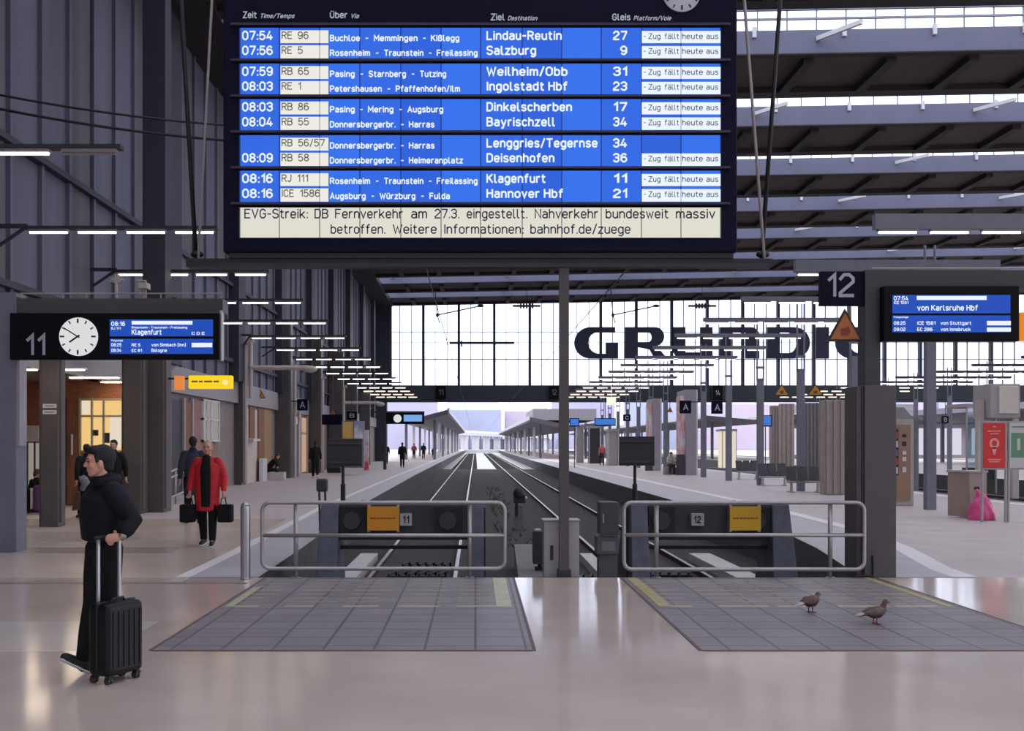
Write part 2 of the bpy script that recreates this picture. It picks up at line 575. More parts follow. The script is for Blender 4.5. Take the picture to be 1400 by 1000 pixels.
# the two tiled strips in front of the tracks
def tile_mat():
    mt = bpy.data.materials.new('grey_tile_slabs')
    mt.use_nodes = True
    nt = mt.node_tree
    b = nt.nodes['Principled BSDF']
    tc = nt.nodes.new('ShaderNodeTexCoord')
    br = nt.nodes.new('ShaderNodeTexBrick')
    br.offset = 0.0
    br.inputs['Scale'].default_value = 1.0
    br.inputs['Brick Width'].default_value = 0.42
    br.inputs['Row Height'].default_value = 0.42
    br.inputs['Mortar Size'].default_value = 0.012
    br.inputs['Color1'].default_value = srgb((150, 139, 142))
    br.inputs['Color2'].default_value = srgb((138, 128, 132))
    br.inputs['Mortar'].default_value = srgb((92, 84, 86))
    nt.links.new(tc.outputs['Object'], br.inputs['Vector'])
    nz = nt.nodes.new('ShaderNodeTexNoise')
    nz.inputs['Scale'].default_value = 2.2
    nz.inputs['Detail'].default_value = 6
    nt.links.new(tc.outputs['Object'], nz.inputs['Vector'])
    mx = nt.nodes.new('ShaderNodeMixRGB')
    mx.blend_type = 'MULTIPLY'
    mx.inputs[0].default_value = 0.35
    nt.links.new(br.outputs['Color'], mx.inputs[1])
    nt.links.new(nz.outputs['Fac'], mx.inputs[2])
    nt.links.new(mx.outputs[0], b.inputs['Base Color'])
    b.inputs['Roughness'].default_value = 0.42
    return mt


M_tile = tile_mat()
for (xa, xb) in ((-2.66, 0.47), (1.87, 5.08)):
    mm = MB()
    mm.box(xa, xb, 9.05, 13.98, -0.02, 0.004)
    S(mm.build('floor_tiles', M_tile))
    fr = MB()
    fr.box(xa - 0.03, xa, 9.03, 13.98, -0.02, 0.006)
    fr.box(xb, xb + 0.03, 9.03, 13.98, -0.02, 0.006)
    fr.box(xa, xb, 9.01, 9.05, -0.02, 0.006)
    S(fr.build('trim_1', pm('rust_edge', (104, 84, 78), rough=0.6)))
# worn hazard hatching on the tiles
hz = MB()
for xa, xb, full in ((-2.62, 0.40, True), (1.92, 5.02, True)):
    z0, z1 = 0.0045, 0.0065
    for k in range(8):
        y = 11.45 + k * 0.32
        w = 0.035 if k else 0.08
        for q in range(5):
            u0 = xa + (xb - xa) * (q + 0.05 * random.random()) / 5
            u1 = xa + (xb - xa) * (q + 0.5 + 0.45 * random.random()) / 5
            hz.box(u0, u1, y, y + w, z0, z1)
    if xa < 0:
        hz.box(xb - 0.18, xb - 0.02, 11.45, 13.9, z0, z1 + 0.001, 1)
        hz.box(xa, xa + 0.08, 11.45, 13.0, z0, z1 + 0.001)
    else:
        hz.box(xa, xa + 0.13, 11.45, 13.95, z0, z1 + 0.001, 2)
        hz.box(xb - 0.10, xb - 0.01, 11.45, 13.95, z0, z1 + 0.001, 2)
o = hz.build('hazard_hatching', [pm('faded_hatching', (186, 174, 142), rough=0.5, var=0.12, scale=9), pm('hatch_white', (196, 188, 160), rough=0.5), M_yel])
S(o)

# pit floor, pit walls, platforms
m = MB()
m.box(-12, 27, 14.0, D_END, BZ - 0.2, BZ)
S(m.build('ground_track_bed', M_pit))
m = MB()
m.box(-45, 70, 13.9, 14.0, BZ - 0.2, -0.004)
S(m.build('wall_pit', M_conc))


def slab(name, left, right, mat, z=0.0):
    """left and right: polylines (x, y) of equal length"""
    mm = MB()
    n = len(left)
    vs, fs = [], []
    for (a, b) in zip(left, right):
        vs += [(a[0], a[1], z), (b[0], b[1], z), (a[0], a[1], BZ - 0.1), (b[0], b[1], BZ - 0.1)]
    for i in range(n - 1):
        k = 4 * i
        fs += [(k, k + 1, k + 5, k + 4), (k, k + 4, k + 6, k + 2), (k + 1, k + 3, k + 7, k + 5)]
    fs += [(0, 2, 3, 1), (4 * n - 4, 4 * n - 3, 4 * n - 1, 4 * n - 2)]
    mm.add(vs, fs)
    for q_ in range(n - 1):
        mm.m[3 * q_ + 1] = mm.m[3 * q_ + 2] = 1
    return S(mm.build(name, [mat, pm('platform_wall', (74, 68, 68), rough=0.85, var=0.2, scale=2)]))


Ledge = [(-2.78, 14.0), (-2.85, 18), (-3.2, 30), (-3.35, 60), (-3.35, 110), (-3.3, 200), (-3.0, 330)]
Redge = [(5.05, 14.0), (5.1, 15), (5.6, 18), (6.0, 21.5), (6.0, 31), (6.0, 60), (6.0, 110), (6.2, 200), (7.0, 330)]
slab('platform_left_floor', [(-45, y) for x, y in Ledge], Ledge, M_asph)
slab('platform_right_floor', Redge, [(16.0, y) for x, y in Redge], M_asph)
slab('platform_far_floor', [(26.0, 14), (26.0, 330)], [(38, 14), (38, 330)], M_asph)
# paler kerb band and white safety line along each edge
def band(name, line, off0, off1, mat, z=0.004, y0=0):
    mm = MB()
    vs, fs = [], []
    pts = [p for p in line if p[1] >= y0]
    for x, y in pts:
        vs += [(x + off0, y, z), (x + off1, y, z)]
    for i in range(len(pts) - 1):
        fs.append((2 * i, 2 * i + 1, 2 * i + 3, 2 * i + 2))
    mm.add(vs, fs)
    return S(mm.build(name, mat))


band('trim_2', Ledge, -0.86, -0.03, M_edge, y0=14.0)
band('trim_3', Ledge, -1.05, -0.86, M_line, 0.006)
band('trim_4', Redge, 0.03, 1.2, M_edge)
wl = [(x + 1.1 + min(0.75, max(0, y - 14) * 0.05), y) for x, y in Redge]
band('trim_5', wl, -0.06, 0.26, M_line, 0.006)
m = MB()
m.add([(15.3, 22, 0.004), (15.6, 22, 0.004), (15.6, 300, 0.004), (15.3, 300, 0.004)], [(0, 1, 2, 3)])
m.add([(26.4, 22, 0.004), (26.7, 22, 0.004), (26.7, 300, 0.004), (26.4, 300, 0.004)], [(0, 1, 2, 3)])
S(m.build('trim_6', M_line))
# concrete strip between the two pits, and ground outside the hall
m = MB()
m.hexa([(0.55, 14, BZ), (1.42, 14, BZ), (1.25, 22, BZ), (0.78, 22, BZ)], [(0.55, 14, -0.03), (1.42, 14, -0.03), (1.25, 22, -0.30), (0.78, 22, -0.30)])
S(m.build('trim_8', M_conc))
m = MB()
m.box(-250, 300, D_END, 900, BZ - 0.3, BZ - 0.02)
S(m.build('ground_outside', pm('outside_ground', (122, 120, 128), rough=0.35, var=0.15, scale=0.05)))
m = MB()
m.box(-45, XW - 0.6, 110, 120, -0.1, 0)
S(m.build('ground_verge', M_conc))

# ------------------------------------------------------------------ tracks
def track(label, xc, d0, hw=0.76):
    t = empty('railway_track', (xc, d0, TZ), label, 'railway track', 'railway tracks between the platforms')
    for s in (-1, 1):
        r = MB()
        x = xc + s * hw
        prof = [(-0.035, 0), (0.035, 0), (0.035, -0.035), (0.012, -0.05), (0.012, -0.115), (0.07, -0.13), (-0.07, -0.13), (-0.012, -0.115), (-0.012, -0.05), (-0.035, -0.035)]
        n = len(prof)
        vs = [(x + a, d0, TZ + b) for a, b in prof] + [(x + a, 330, TZ + b) for a, b in prof]
        fs = [tuple(reversed(range(n))), tuple(range(n, 2 * n))]
        ms = [1, 1]
        for i in range(n):
            j = (i + 1) % n
            fs.append((i, j, j + n, i + n))
        r.add(vs, fs, 1)
        for k in range(len(r.m)):
            if k == 2:
                r.m[k] = 0
        r.build('rail', [M_rail, M_rust], t)
    sl = MB()
    sl.box(xc - 1.3, xc + 1.3, d0 + 0.1, d0 + 0.34, BZ - 0.05, TZ - 0.132)
    s0 = sl.build('sleeper', M_tie, t)
    for k in range(1, 90):
        c = s0.copy()
        COL.objects.link(c)
        c.parent = t
        c.matrix_parent_inverse = s0.matrix_parent_inverse.copy()
        c.location.y += 0.65 * k
    rest = MB()
    for k in range(90, 440):
        y = d0 + 0.1 + 0.65 * k
        rest.box(xc - 1.3, xc + 1.3, y, y + 0.24, BZ - 0.05, TZ - 0.132)
    tag(rest.build('sleepers', M_tie, t), kind='stuff')
    return t


track('left railway track ending at the buffer stop numbered 11', -1.12, 17.3)
track('right railway track ending at the buffer stop numbered 12', 3.42, 17.3)
track('railway track beyond the platform with the vending machine', 18.0, 16.0)
track('far railway track beside the platform at the extreme right', 23.2, 16.0)

# ------------------------------------------------------------------ roof bays
def zr(x):
    return 16.0 + 0.018 * x


RX0, RX1 = -10.4, 75.0
NEAR = -7  # rearmost bays lie behind the viewer, added to hold back sky fill
BAY = 9.31
D0R = 40.8
for i in range(NEAR, 8):
    d = D0R + BAY * i
    # solid slab: fascia in front, soffit below
    s = MB()
    dd = d + 4.45
    def pt(x, y, h):
        return (x, y, zr(x) + h)
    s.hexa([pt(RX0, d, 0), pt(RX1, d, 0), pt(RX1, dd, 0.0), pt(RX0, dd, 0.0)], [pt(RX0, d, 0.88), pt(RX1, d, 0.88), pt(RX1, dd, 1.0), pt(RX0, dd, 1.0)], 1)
    # bottom flange of fascia
    s.hexa([pt(RX0, d - 0.12, -0.05), pt(RX1, d - 0.12, -0.05), pt(RX1, d + 0.25, -0.05), pt(RX0, d + 0.25, -0.05)], [pt(RX0, d - 0.12, 0.0), pt(RX1, d - 0.12, 0.0), pt(RX1, d + 0.25, 0.0), pt(RX0, d + 0.25, 0.0)], 2)
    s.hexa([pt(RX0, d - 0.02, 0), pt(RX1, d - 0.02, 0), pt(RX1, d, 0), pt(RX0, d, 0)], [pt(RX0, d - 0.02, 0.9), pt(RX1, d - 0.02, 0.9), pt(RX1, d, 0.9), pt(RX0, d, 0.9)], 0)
    # dark back edge beam
    s.hexa([pt(RX0, dd - 0.7, -0.22), pt(RX1, dd - 0.7, -0.22), pt(RX1, dd, -0.22), pt(RX0, dd, -0.22)], [pt(RX0, dd - 0.7, 0.0), pt(RX1, dd - 0.7, 0.0), pt(RX1, dd, 0.0), pt(RX0, dd, 0.0)], 2)
    x = RX0 + 1.0
    while x < RX1:
        s.hexa([pt(x, d + 0.3, -0.25), pt(x + 0.38, d + 0.3, -0.25), pt(x + 0.38, dd - 0.7, -0.25), pt(x, dd - 0.7, -0.25)], [pt(x, d + 0.3, 0), pt(x + 0.38, d + 0.3, 0), pt(x + 0.38, dd - 0.7, 0), pt(x, dd - 0.7, 0)], 2)
        x += 3.1
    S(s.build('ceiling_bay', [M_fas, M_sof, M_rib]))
    if i < 7:
        # glazing from the back of the slab to the top of the next fascia
        dn = d + BAY
        g = empty('window_skylight', (0, dd, zr(0)))
        S(g)
        gm = MB()
        gm.add([pt(RX0, dd, 1.0), pt(RX1, dd, 1.0), pt(RX1, dn + 0.05, 1.7), pt(RX0, dn + 0.05, 1.7)], [(0, 1, 2, 3)])
        gm.add([pt(RX0, dn + 0.05, 0.9), pt(RX1, dn + 0.05, 0.9), pt(RX1, dn + 0.05, 1.7), pt(RX0, dn + 0.05, 1.7)], [(0, 1, 2, 3)])
        gm.build('pane', M_sky, g)
        fr = MB()
        x = RX0
        while x < RX1:
            fr.bar(pt(x, dd, 1.03), pt(x, dn, 1.72), 0.04, 0.06)
            fr.bar(pt(x, dn + 0.05, 0.88), pt(x, dn + 0.05, 1.7), 0.045, 0.06)
            x += 1.1
        for yy, zz, w in ((dn + 0.04, 1.33, 0.08), (dn + 0.02, 1.70, 0.12), ((dd + dn) / 2, 1.35, 0.09)):
            fr.bar(pt(RX0, yy, zz), pt(RX1, yy, zz), w, w)
        fr.build('frame', M_mul_l, g)
        x = RX0 + 3.0
        bm_ = MB()
        k = 0
        while x < RX1:
            if k % 3 == 0:
                bm_.bar(pt(x, dn - 0.05, 0.55), pt(x + 1.0, dn - 1.9, 0.45), 0.13, 0.16)
            bm_.bar(pt(x + 1, dn - 0.06, 0.62), pt(x + 1, dn - 0.06, 1.0), 0.14, 0.14)
            x += 3.35
            k += 1
        bm_.build('brace', M_white, g)

# solid roof strip along the left wall; unseen rear walls added to cut sky fill
m = MB()
m.box(-10.6, -8.3, 14, D_END, 15.55, 15.95)
S(m.build('ceiling_edge', M_rib))
m = MB()
m.box(-24.4, 75, -30.4, -30, -0.1, 4.5)
m.box(-24.4, 75, -30.4, -30, 11.0, 18)
for k in range(18):
    m.box(-24.4 + k * 5.8, -23.9 + k * 5.8, -30.4, -30, 4.5, 11.0)
S(m.build('wall_rear_block', pm('rear_wall', (120, 114, 112), rough=0.7, var=0.06)))  # unseen, added to block light from behind the viewer
wr = S(empty('window_rear_fill', (25, -30.2, 4.5)))  # opening left in the added rear wall for a softer front fill
m = MB()
m.box(-24, 75, -30.21, -30.19, 4.5, 11.0)
m.build('pane', M_glass, wr)
m = MB()
m.box(-24.4, -24, -30, 14.4, -0.1, 16.4)
m.box(-24.4, -10.1, 14.0, 14.4, 3.65, 16.4)
S(m.build('wall_left_rear_block', M_wall))  # unseen, added to stop sky light coming in from the left rear
m = MB()
m.box(-24.4, -10.3, -30, 14.4, 16.0, 16.4)
S(m.build('ceiling_rear_block', M_sof))  # unseen cover added over the left rear, keeps sky light out

# ------------------------------------------------------------------ end wall
m = MB()
m.box(-10.4, 75, D_END, D_END + 1.0, 5.95, 7.64)
m.box(-10.4, X(535, D_END), D_END, D_END + 1.0, 7.64, 17.2)
m.hexa([(-10.4, D_END, 15.8), (75, D_END, 15.8 + 1.4), (75, D_END + 1, 15.8 + 1.4), (-10.4, D_END + 1, 15.8)], [(-10.4, D_END, 18), (75, D_END, 19), (75, D_END + 1, 19), (-10.4, D_END + 1, 18)])
m.box(-10.4, 75, D_END - 0.15, D_END, 5.95, 6.15)
m.box(-10.4, -8.9, D_END, D_END + 1, 0, 5.95)
S(m.build('wall_end_beam', M_beam))
w1 = S(empty('window_1', (20, D_END + 0.5, 7.64)))
gm = MB()
gm.box(X(535, D_END), 75, D_END + 0.48, D_END + 0.5, 7.64, 17.2)
gm.build('pane', M_glass, w1)
fr, fr2 = MB(), MB()
pitch = 48.7 * D_END / F
x = X(578.5, D_END)
x -= pitch
while x < 75:
    if x > X(540, D_END):
        fr.box(x - 0.13, x + 0.13, D_END + 0.2, D_END + 0.75, 7.64, 17.0)
    for q in (1, 2):
        xx = x + pitch * q / 3
        if xx > X(537, D_END):
            fr2.box(xx - 0.035, xx + 0.035, D_END + 0.4, D_END + 0.6, 7.64, 17.0)
    x += pitch
for py, h in ((454, 0.05), (491, 0.08), (468, 0.03)):
    z = Z(py, D_END)
    fr2.box(X(535, D_END), 75, D_END + 0.4, D_END + 0.6, z - h / 2, z + h / 2)
fr.build('mullion', M_mul, w1)
fr2.build('glazing_bar', M_mul_l, w1)

# ------------------------------------------------------------------ left wall
m = MB()
WT = 3.45
m.box(XW - 0.5, XW, 31.0, D_END, WT, 16.2, 0)         # big upper wall
m.box(XW - 0.5, XW, 14.0, 31.0, WT, 16.2, 0)
y = 15.0
k = 0
while y < D_END:
    m.box(XW, XW + 0.10, y, y + 0.16, WT + 0.9, 16.0, 0)
    if k % 3 == 1:
        m.box(XW, XW + 0.04, y + 0.16, y + 1.55, WT + 1.5, 16.0, 1)
    y += 1.72
    k += 1
# fascia band above the shops and ledges
m.box(XW, XW + 0.18, 14, D_END, WT - 0.02, WT + 0.85, 2)
m.box(XW, XW + 0.2, 14, D_END, 5.05, 5.2, 3)
m.box(XW, XW + 0.2, 14, D_END, 8.15, 8.3, 3)
S(m.build('wall_left', [M_wall, M_wall_b, pm('wall_fascia', (150, 143, 144), rough=0.6, var=0.06), M_wall_dk]))
# engaged dark columns of the wall
for k in range(9):
    d = 35.5 + 10 * k - 0.6
    m = MB()
    m.box(XW, XW + 0.42, d, d + 1.3, 4.3, 16.0, 0)
    S(m.build('wall_column', M_wall_dk))


def pillar(px0, px1, base, top_z, depth, mat=M_pil, name='pillar', flange=True):
    d = DB(base)
    mm = MB()
    x0, x1 = X(px0, d), X(px1, d)
    mm.box(x0, x1, d, d + depth, 0, top_z)
    if flange:
        mm.box(x1 - 0.03, x1 + 0.05, d + 0.05, d + 0.22, 0.1, top_z)
        mm.box(x0 - 0.05, x0, d + 0.05, d + 0.2, 0.0, top_z)
    return S(mm.build(name, mat, bevel=0.02))


pillar(55, 80, 721, 3.5, 0.4)
o = pillar(168, 193, 703, 4.6, 0.8, M_pil)
o = pillar(194, 224, 701, 4.6, 0.7, M_pil)
m = MB()
m.box(X(194, DB(701)), X(225, DB(701)), DB(701) + 0.05, DB(701) + 0.6, 4.6, 16.0)
S(m.build('wall_column', M_wall_dk))  # same pillar above the lamps, its shade put into the darker colour
for px0, px1, base in ((296, 330, 663.5), (368, 396, 654.2), (418, 438, 647), (449, 468, 642.2), (472, 487, 639), (492, 505, 636)):
    pillar(px0, px1, base, 8.0, 1.0, M_pil2)

# ------------------------------------------------------------------ entrance recess on the left
RD = 30.6
m = MB()
m.box(-22, XW, 14.2, RD + 0.4, WT, WT + 0.2)
S(m.build('ceiling_entrance', M_ceil_in))
m = MB()
m.box(-22, XW + 0.6, RD, RD + 0.4, 0, WT)
m.box(-22.3, -22, 14, RD, 0, WT)
S(m.build('wall_entrance_back', M_brick))
for k, (px, py, d, L) in enumerate(((40, 519, 21.5, 0.36), (93, 527, 25.0, 0.36), (129, 533, 28.0, 0.62), (159, 539, 30.0, 0.4), (20, 523, 25, 0.5))):
    x = X(px, d)
    t = empty('ceiling_light', (x, d, WT), '%s recessed tube light from the front in the entrance ceiling' % ORD[k], 'ceiling light', 'recessed lights in the entrance ceiling')
    a = MB()
    a.box(x - L - 0.05, x + L + 0.05, d - 0.1, d + 0.1, WT - 0.04, WT)
    a.build('housing', M_white, t)
    b = MB()
    b.box(x - L, x + L, d - 0.06, d + 0.06, WT - 0.06, WT - 0.04)
    b.build('diffuser', M_tube2, t)

# lit glass front in the recess
def front(name, px0, px1, py0, py1, d, items, label=None, cat=None, kind='structure'):
    t = empty(name, (X((px0 + px1) / 2, d), d, Z(py1, d)), label, cat, None, kind)
    return t


wd = S(empty('window_2', (X(138, RD), RD - 0.05, 0)))
a = MB()
a.pbox(108, 168, 548, 618, RD - 0.07, 0.02)
a.build('pane', M_warm, wd)
a = MB()
for px in (108, 124, 140, 166):
    a.pbox(px, px + 2.0, 545, 690, RD - 0.16, 0.09)
for py in (545, 568, 616):
    a.pbox(108, 168, py, py + 2.5, RD - 0.15, 0.08)
a.build('frame', pm('bronze_frame', (150, 140, 124), rough=0.4, var=0.05), wd)
a = MB()
a.pbox(150, 166, 570, 612, RD - 0.10, 0.03, 0)
a.pbox(112, 122, 548, 566, RD - 0.10, 0.03, 1)
a.pbox(124, 134, 588, 596, RD - 0.10, 0.03, 2)
a.pbox(142, 150, 592, 606, RD - 0.10, 0.03, 2)
a.build('shop_display', [M_warmw, M_warmw, M_dark], wd)
# brown door leaf and plain jamb beside it
dr = S(empty('door_1', (X(96, RD), RD - 0.1, 0)))
a = MB()
a.pbox(91, 107, 545, 691, RD - 0.12, 0.06)
a.build('leaf', M_wood, dr, bevel=0.01)
a = MB()
a.pbox(97, 99, 594, 622, RD - 0.2, 0.05)
a.build('handle', M_white, dr)
a = MB()
a.pbox(82, 91, 545, 691, RD - 0.10, 0.05)
S(a.build('door_2', M_dark))
# notice boards and shop window seen between the first two pillars
wb = S(empty('window_3', (X(40, RD), RD - 0.1, 0)))
a = MB()
a.pbox(20, 58, 606, 690, RD - 0.10, 0.04)
a.build('pane', em('shop_glow', (206, 196, 186), 0.40), wb)
a = MB()
for px in (24, 31, 36, 46, 56):
    a.pbox(px, px + 1.6, 604, 690, RD - 0.16, 0.06)
a.build('frame', M_dark, wb)
a = MB()
a.pbox(24, 32, 607, 660, RD - 0.14, 0.03)
a.build('poster', pm('ochre_panel', (170, 128, 60), rough=0.5), wb)
t = tag(MB().pbox(27, 53, 582, 604, RD - 0.25, 0.12).build('notice_board', pm('pale_board', (196, 188, 182), rough=0.5), bevel=0.01), 'blank pale board on the brick wall left of the first thin pillar', 'notice board')

# ------------------------------------------------------------------ shop fronts along the left wall (plane XW)
def wpanel(mm, px0, px1, z0, z1, m=0, proud=0.05):
    da, db = XW * F / (px0 - VX), XW * F / (px1 - VX)
    mm.box(XW - 0.3, XW + proud, min(da, db), max(da, db), z0, z1, m)


def wz(px, py):
    return Z(py, XW * F / (px - VX))


m = MB()
m.box(XW - 0.5, XW, RD + 0.4, D_END, 0, WT)
S(m.build('wall_left_plinth', pm('shop_wall', (132, 120, 116), rough=0.7, var=0.1, scale=2)))
a = MB()
wpanel(a, 259, 273, 0, 3.35)
wpanel(a, 259, 296, 0, 1.75, proud=0.07)
S(a.build('wall_brick_pier', pm('pink_brick', (150, 112, 100), rough=0.8, var=0.16, scale=9)))
dd_ = S(empty('door_3', (XW, 36, 0)))
a = MB(); wpanel(a, 228, 246, 0, 3.2, proud=0.08); a.build('leaf', M_dark, dd_)
a = MB(); wpanel(a, 247, 258, 0, 3.2, proud=0.10); a.build('panel', M_wood, dd_)
a = MB()
for px in (226.5, 246, 257.5):
    wpanel(a, px, px + 1.3, 0, 3.3, proud=0.16)
a.build('frame', M_lgrey, dd_)
ww = S(empty('window_4', (XW, 39, 1.8)))
a = MB(); wpanel(a, 273, 295, 1.85, 3.3, proud=0.10); a.build('pane', em('pale_lit_blind', (200, 192, 182), 0.42), ww)
a = MB()
for px in (272.5, 278, 283.5, 294.5):
    wpanel(a, px, px + 0.8, 1.8, 3.35, proud=0.16)
for z in (1.8, 2.6, 3.3):
    wpanel(a, 272.5, 295, z, z + 0.07, proud=0.16)
a.build('frame', M_white, ww)
# brown clad bay between the second and third pillar
b2 = S(empty('door_4', (XW, 48, 0)))
a = MB(); wpanel(a, 332, 350, 0, 3.3, proud=0.06); a.build('leaf', M_cream, b2)
a = MB()
wpanel(a, 338, 345, 1.98, 3.35, proud=0.12)
wpanel(a, 350, 358, 0, 3.35, proud=0.12)
a.build('panel', M_wood, b2)
a = MB(); wpanel(a, 357, 368, 0, 3.35, proud=0.10); a.build('side_panel', em('glowing_clad', (190, 150, 112), 0.28), b2)  # plain cladding with a faint glow, its lit look put into emission
a = MB(); wpanel(a, 334, 344, 1.85, 1.95, proud=0.4); a.build('ledge', M_white, b2)
for k, (p0, p1) in enumerate(((398, 406), (408, 417))):
    w_ = S(empty('window_%d' % (5 + k), (XW, 60, 0)))
    a = MB(); wpanel(a, p0, p1, 0.1 if k else 2.0, 3.25, proud=0.08); a.build('pane', em('warm_door_glow', (236, 190, 160), 0.55), w_)
    a = MB()
    for px in (p0, p1):
        wpanel(a, px - 0.4, px + 0.4, 0, 3.4, proud=0.18)
    wpanel(a, p0, p1, 2.3, 2.4, proud=0.15)
    a.build('frame', M_lgrey, w_)
# ------------------------------------------------------------------ big departure board
M_navy = pm('board_navy', (15, 13, 40), rough=0.55, var=0.06, spec=0.12)
M_navy2 = pm('sign_navy', (10, 11, 32), rough=0.55, var=0.06, spec=0.12)
M_blue = em('display_blue', (42, 99, 218), 1.0)
M_blueb = em('display_blue_bright', (46, 107, 227), 1.0)
M_bluec = em('display_blue_mid', (38, 92, 211), 1.0)
M_blue2d = em('display_module_gap', (22, 48, 130), 0.8)
M_blue2 = em('display_deep_blue', (28, 74, 190), 1.0)
M_txt = em('display_white', (226, 236, 255), 1.0)
M_txtdim = em('display_white_dim', (176, 178, 190), 0.8)
M_lab = em('display_label_white', (228, 226, 216), 1.0)
M_note = em('display_notice_cream', (214, 212, 198), 1.0)
M_ink = pm('display_ink', (52, 54, 90), rough=0.6, var=0.02)
M_inkg = pm('display_ink_grey', (112, 113, 118), rough=0.6, var=0.02)
M_slat = pm('board_slat', (52, 48, 62), rough=0.5, var=0.05)
M_dial = em('clock_dial', (226, 226, 228), 0.85)
M_dial_dim = pm('clock_dial_unlit', (196, 196, 204), rough=0.5, var=0.02)
M_hand = pm('clock_hand', (22, 22, 26), rough=0.5, var=0.02)
M_numw = pm('number_grey_white', (170, 170, 184), rough=0.5, var=0.03)
M_screen = em('screen_blue', (24, 72, 176), 1.0)
M_screen_hi = em('screen_blue_bright', (34, 92, 206), 1.0)
M_yel_sign = em('yellow_sign_lit', (246, 208, 28), 0.95)
M_orange = pm('warning_orange', (206, 140, 28), rough=0.5, var=0.05)

BD = 14.0
bb = empty('departure_board', (X(656, BD), BD, Z(345, BD)), 'huge dark blue departure board with white train times hung on rods across the top', 'departure board')
m = MB()
m.pbox(305, 1008, -72, 345, BD + 0.02, 0.55)
m.build('casing', M_navy, bb, bevel=0.02)
m = MB()
m.box(X(312, BD), X(1004, BD), BD + 0.05, BD + 0.5, Z(352, BD), Z(345, BD))
m.build('lower_edge', M_black, bb)
m = MB()
for py in (33.5, 82.5, 131.5, 180.5, 229.5, 278.5):
    m.box(X(316, BD), X(998, BD), BD - 0.03, BD + 0.02, Z(py + 1.5, BD), Z(py - 1.5, BD))
m.build('slat', M_slat, bb)
rows = [
    (38, 81, [('07:54', 'RE  96', ['Buchloe', 'Memmingen', 'Kißlegg'], 1209, 'Lindau-Reutin', 768, '27', 1),
              ('07:56', 'RE  5', ['Rosenheim', 'Traunstein', 'Freilassing'], 0, 'Salzburg', 733, '9', 1)]),
    (87, 130, [('07:59', 'RB  65', ['Pasing', 'Starnberg', 'Tutzing'], 0, 'Weilheim/Obb', 776, '31', 1),
               ('08:03', 'RE  1', ['Petershausen', 'Pfaffenhofen/Ilm'], 0, 'Ingolstadt Hbf', 776, '23', 1)]),
    (135.5, 179, [('08:03', 'RB  86', ['Pasing', 'Mering', 'Augsburg'], 0, 'Dinkelscherben', 782, '17', 1),
                  ('08:04', 'RB  55', ['Donnersbergerbr.', 'Harras'], 0, 'Bayrischzell', 759, '34', 1)]),
    (185, 228, [('', 'RB  56/57', ['Donnersbergerbr.', 'Harras'], 0, 'Lenggries/Tegernse', 817, '34', 0),
                ('08:09', 'RB  58', ['Donnersbergerbr.', 'Heimeranplatz'], 0, 'Deisenhofen', 758, '36', 1)]),
    (233.5, 277, [('08:16', 'RJ  111', ['Rosenheim', 'Traunstein', 'Freilassing'], 0, 'Klagenfurt', 746, '11', 1),
                  ('08:16', 'ICE  1586', ['Augsburg', 'Würzburg', 'Fulda'], 0, 'Hannover Hbf', 770, '21', 1)]),
]
via_x = {'Buchloe': (451, 492), 'Memmingen': (511, 571), 'Kißlegg': (589, 628), 'Rosenheim': (451, 506), 'Traunstein': (525, 579), 'Freilassing': (597, 653),
         'Pasing': (451, 485), 'Starnberg': (504, 555), 'Tutzing': (574, 610), 'Petershausen': (451, 522), 'Pfaffenhofen/Ilm': (541, 629), 'Mering': (503, 538),
         'Augsburg': (557, 606), 'Donnersbergerbr.': (451, 541), 'Harras': (559, 594), 'Heimeranplatz': (559, 633), 'Würzburg': (519, 568), 'Fulda': (587, 615)}
cols = [328, 382, 437, 492, 548, 603, 657, 714, 768, 822, 877, 931, 985]
TF = BD - 0.004
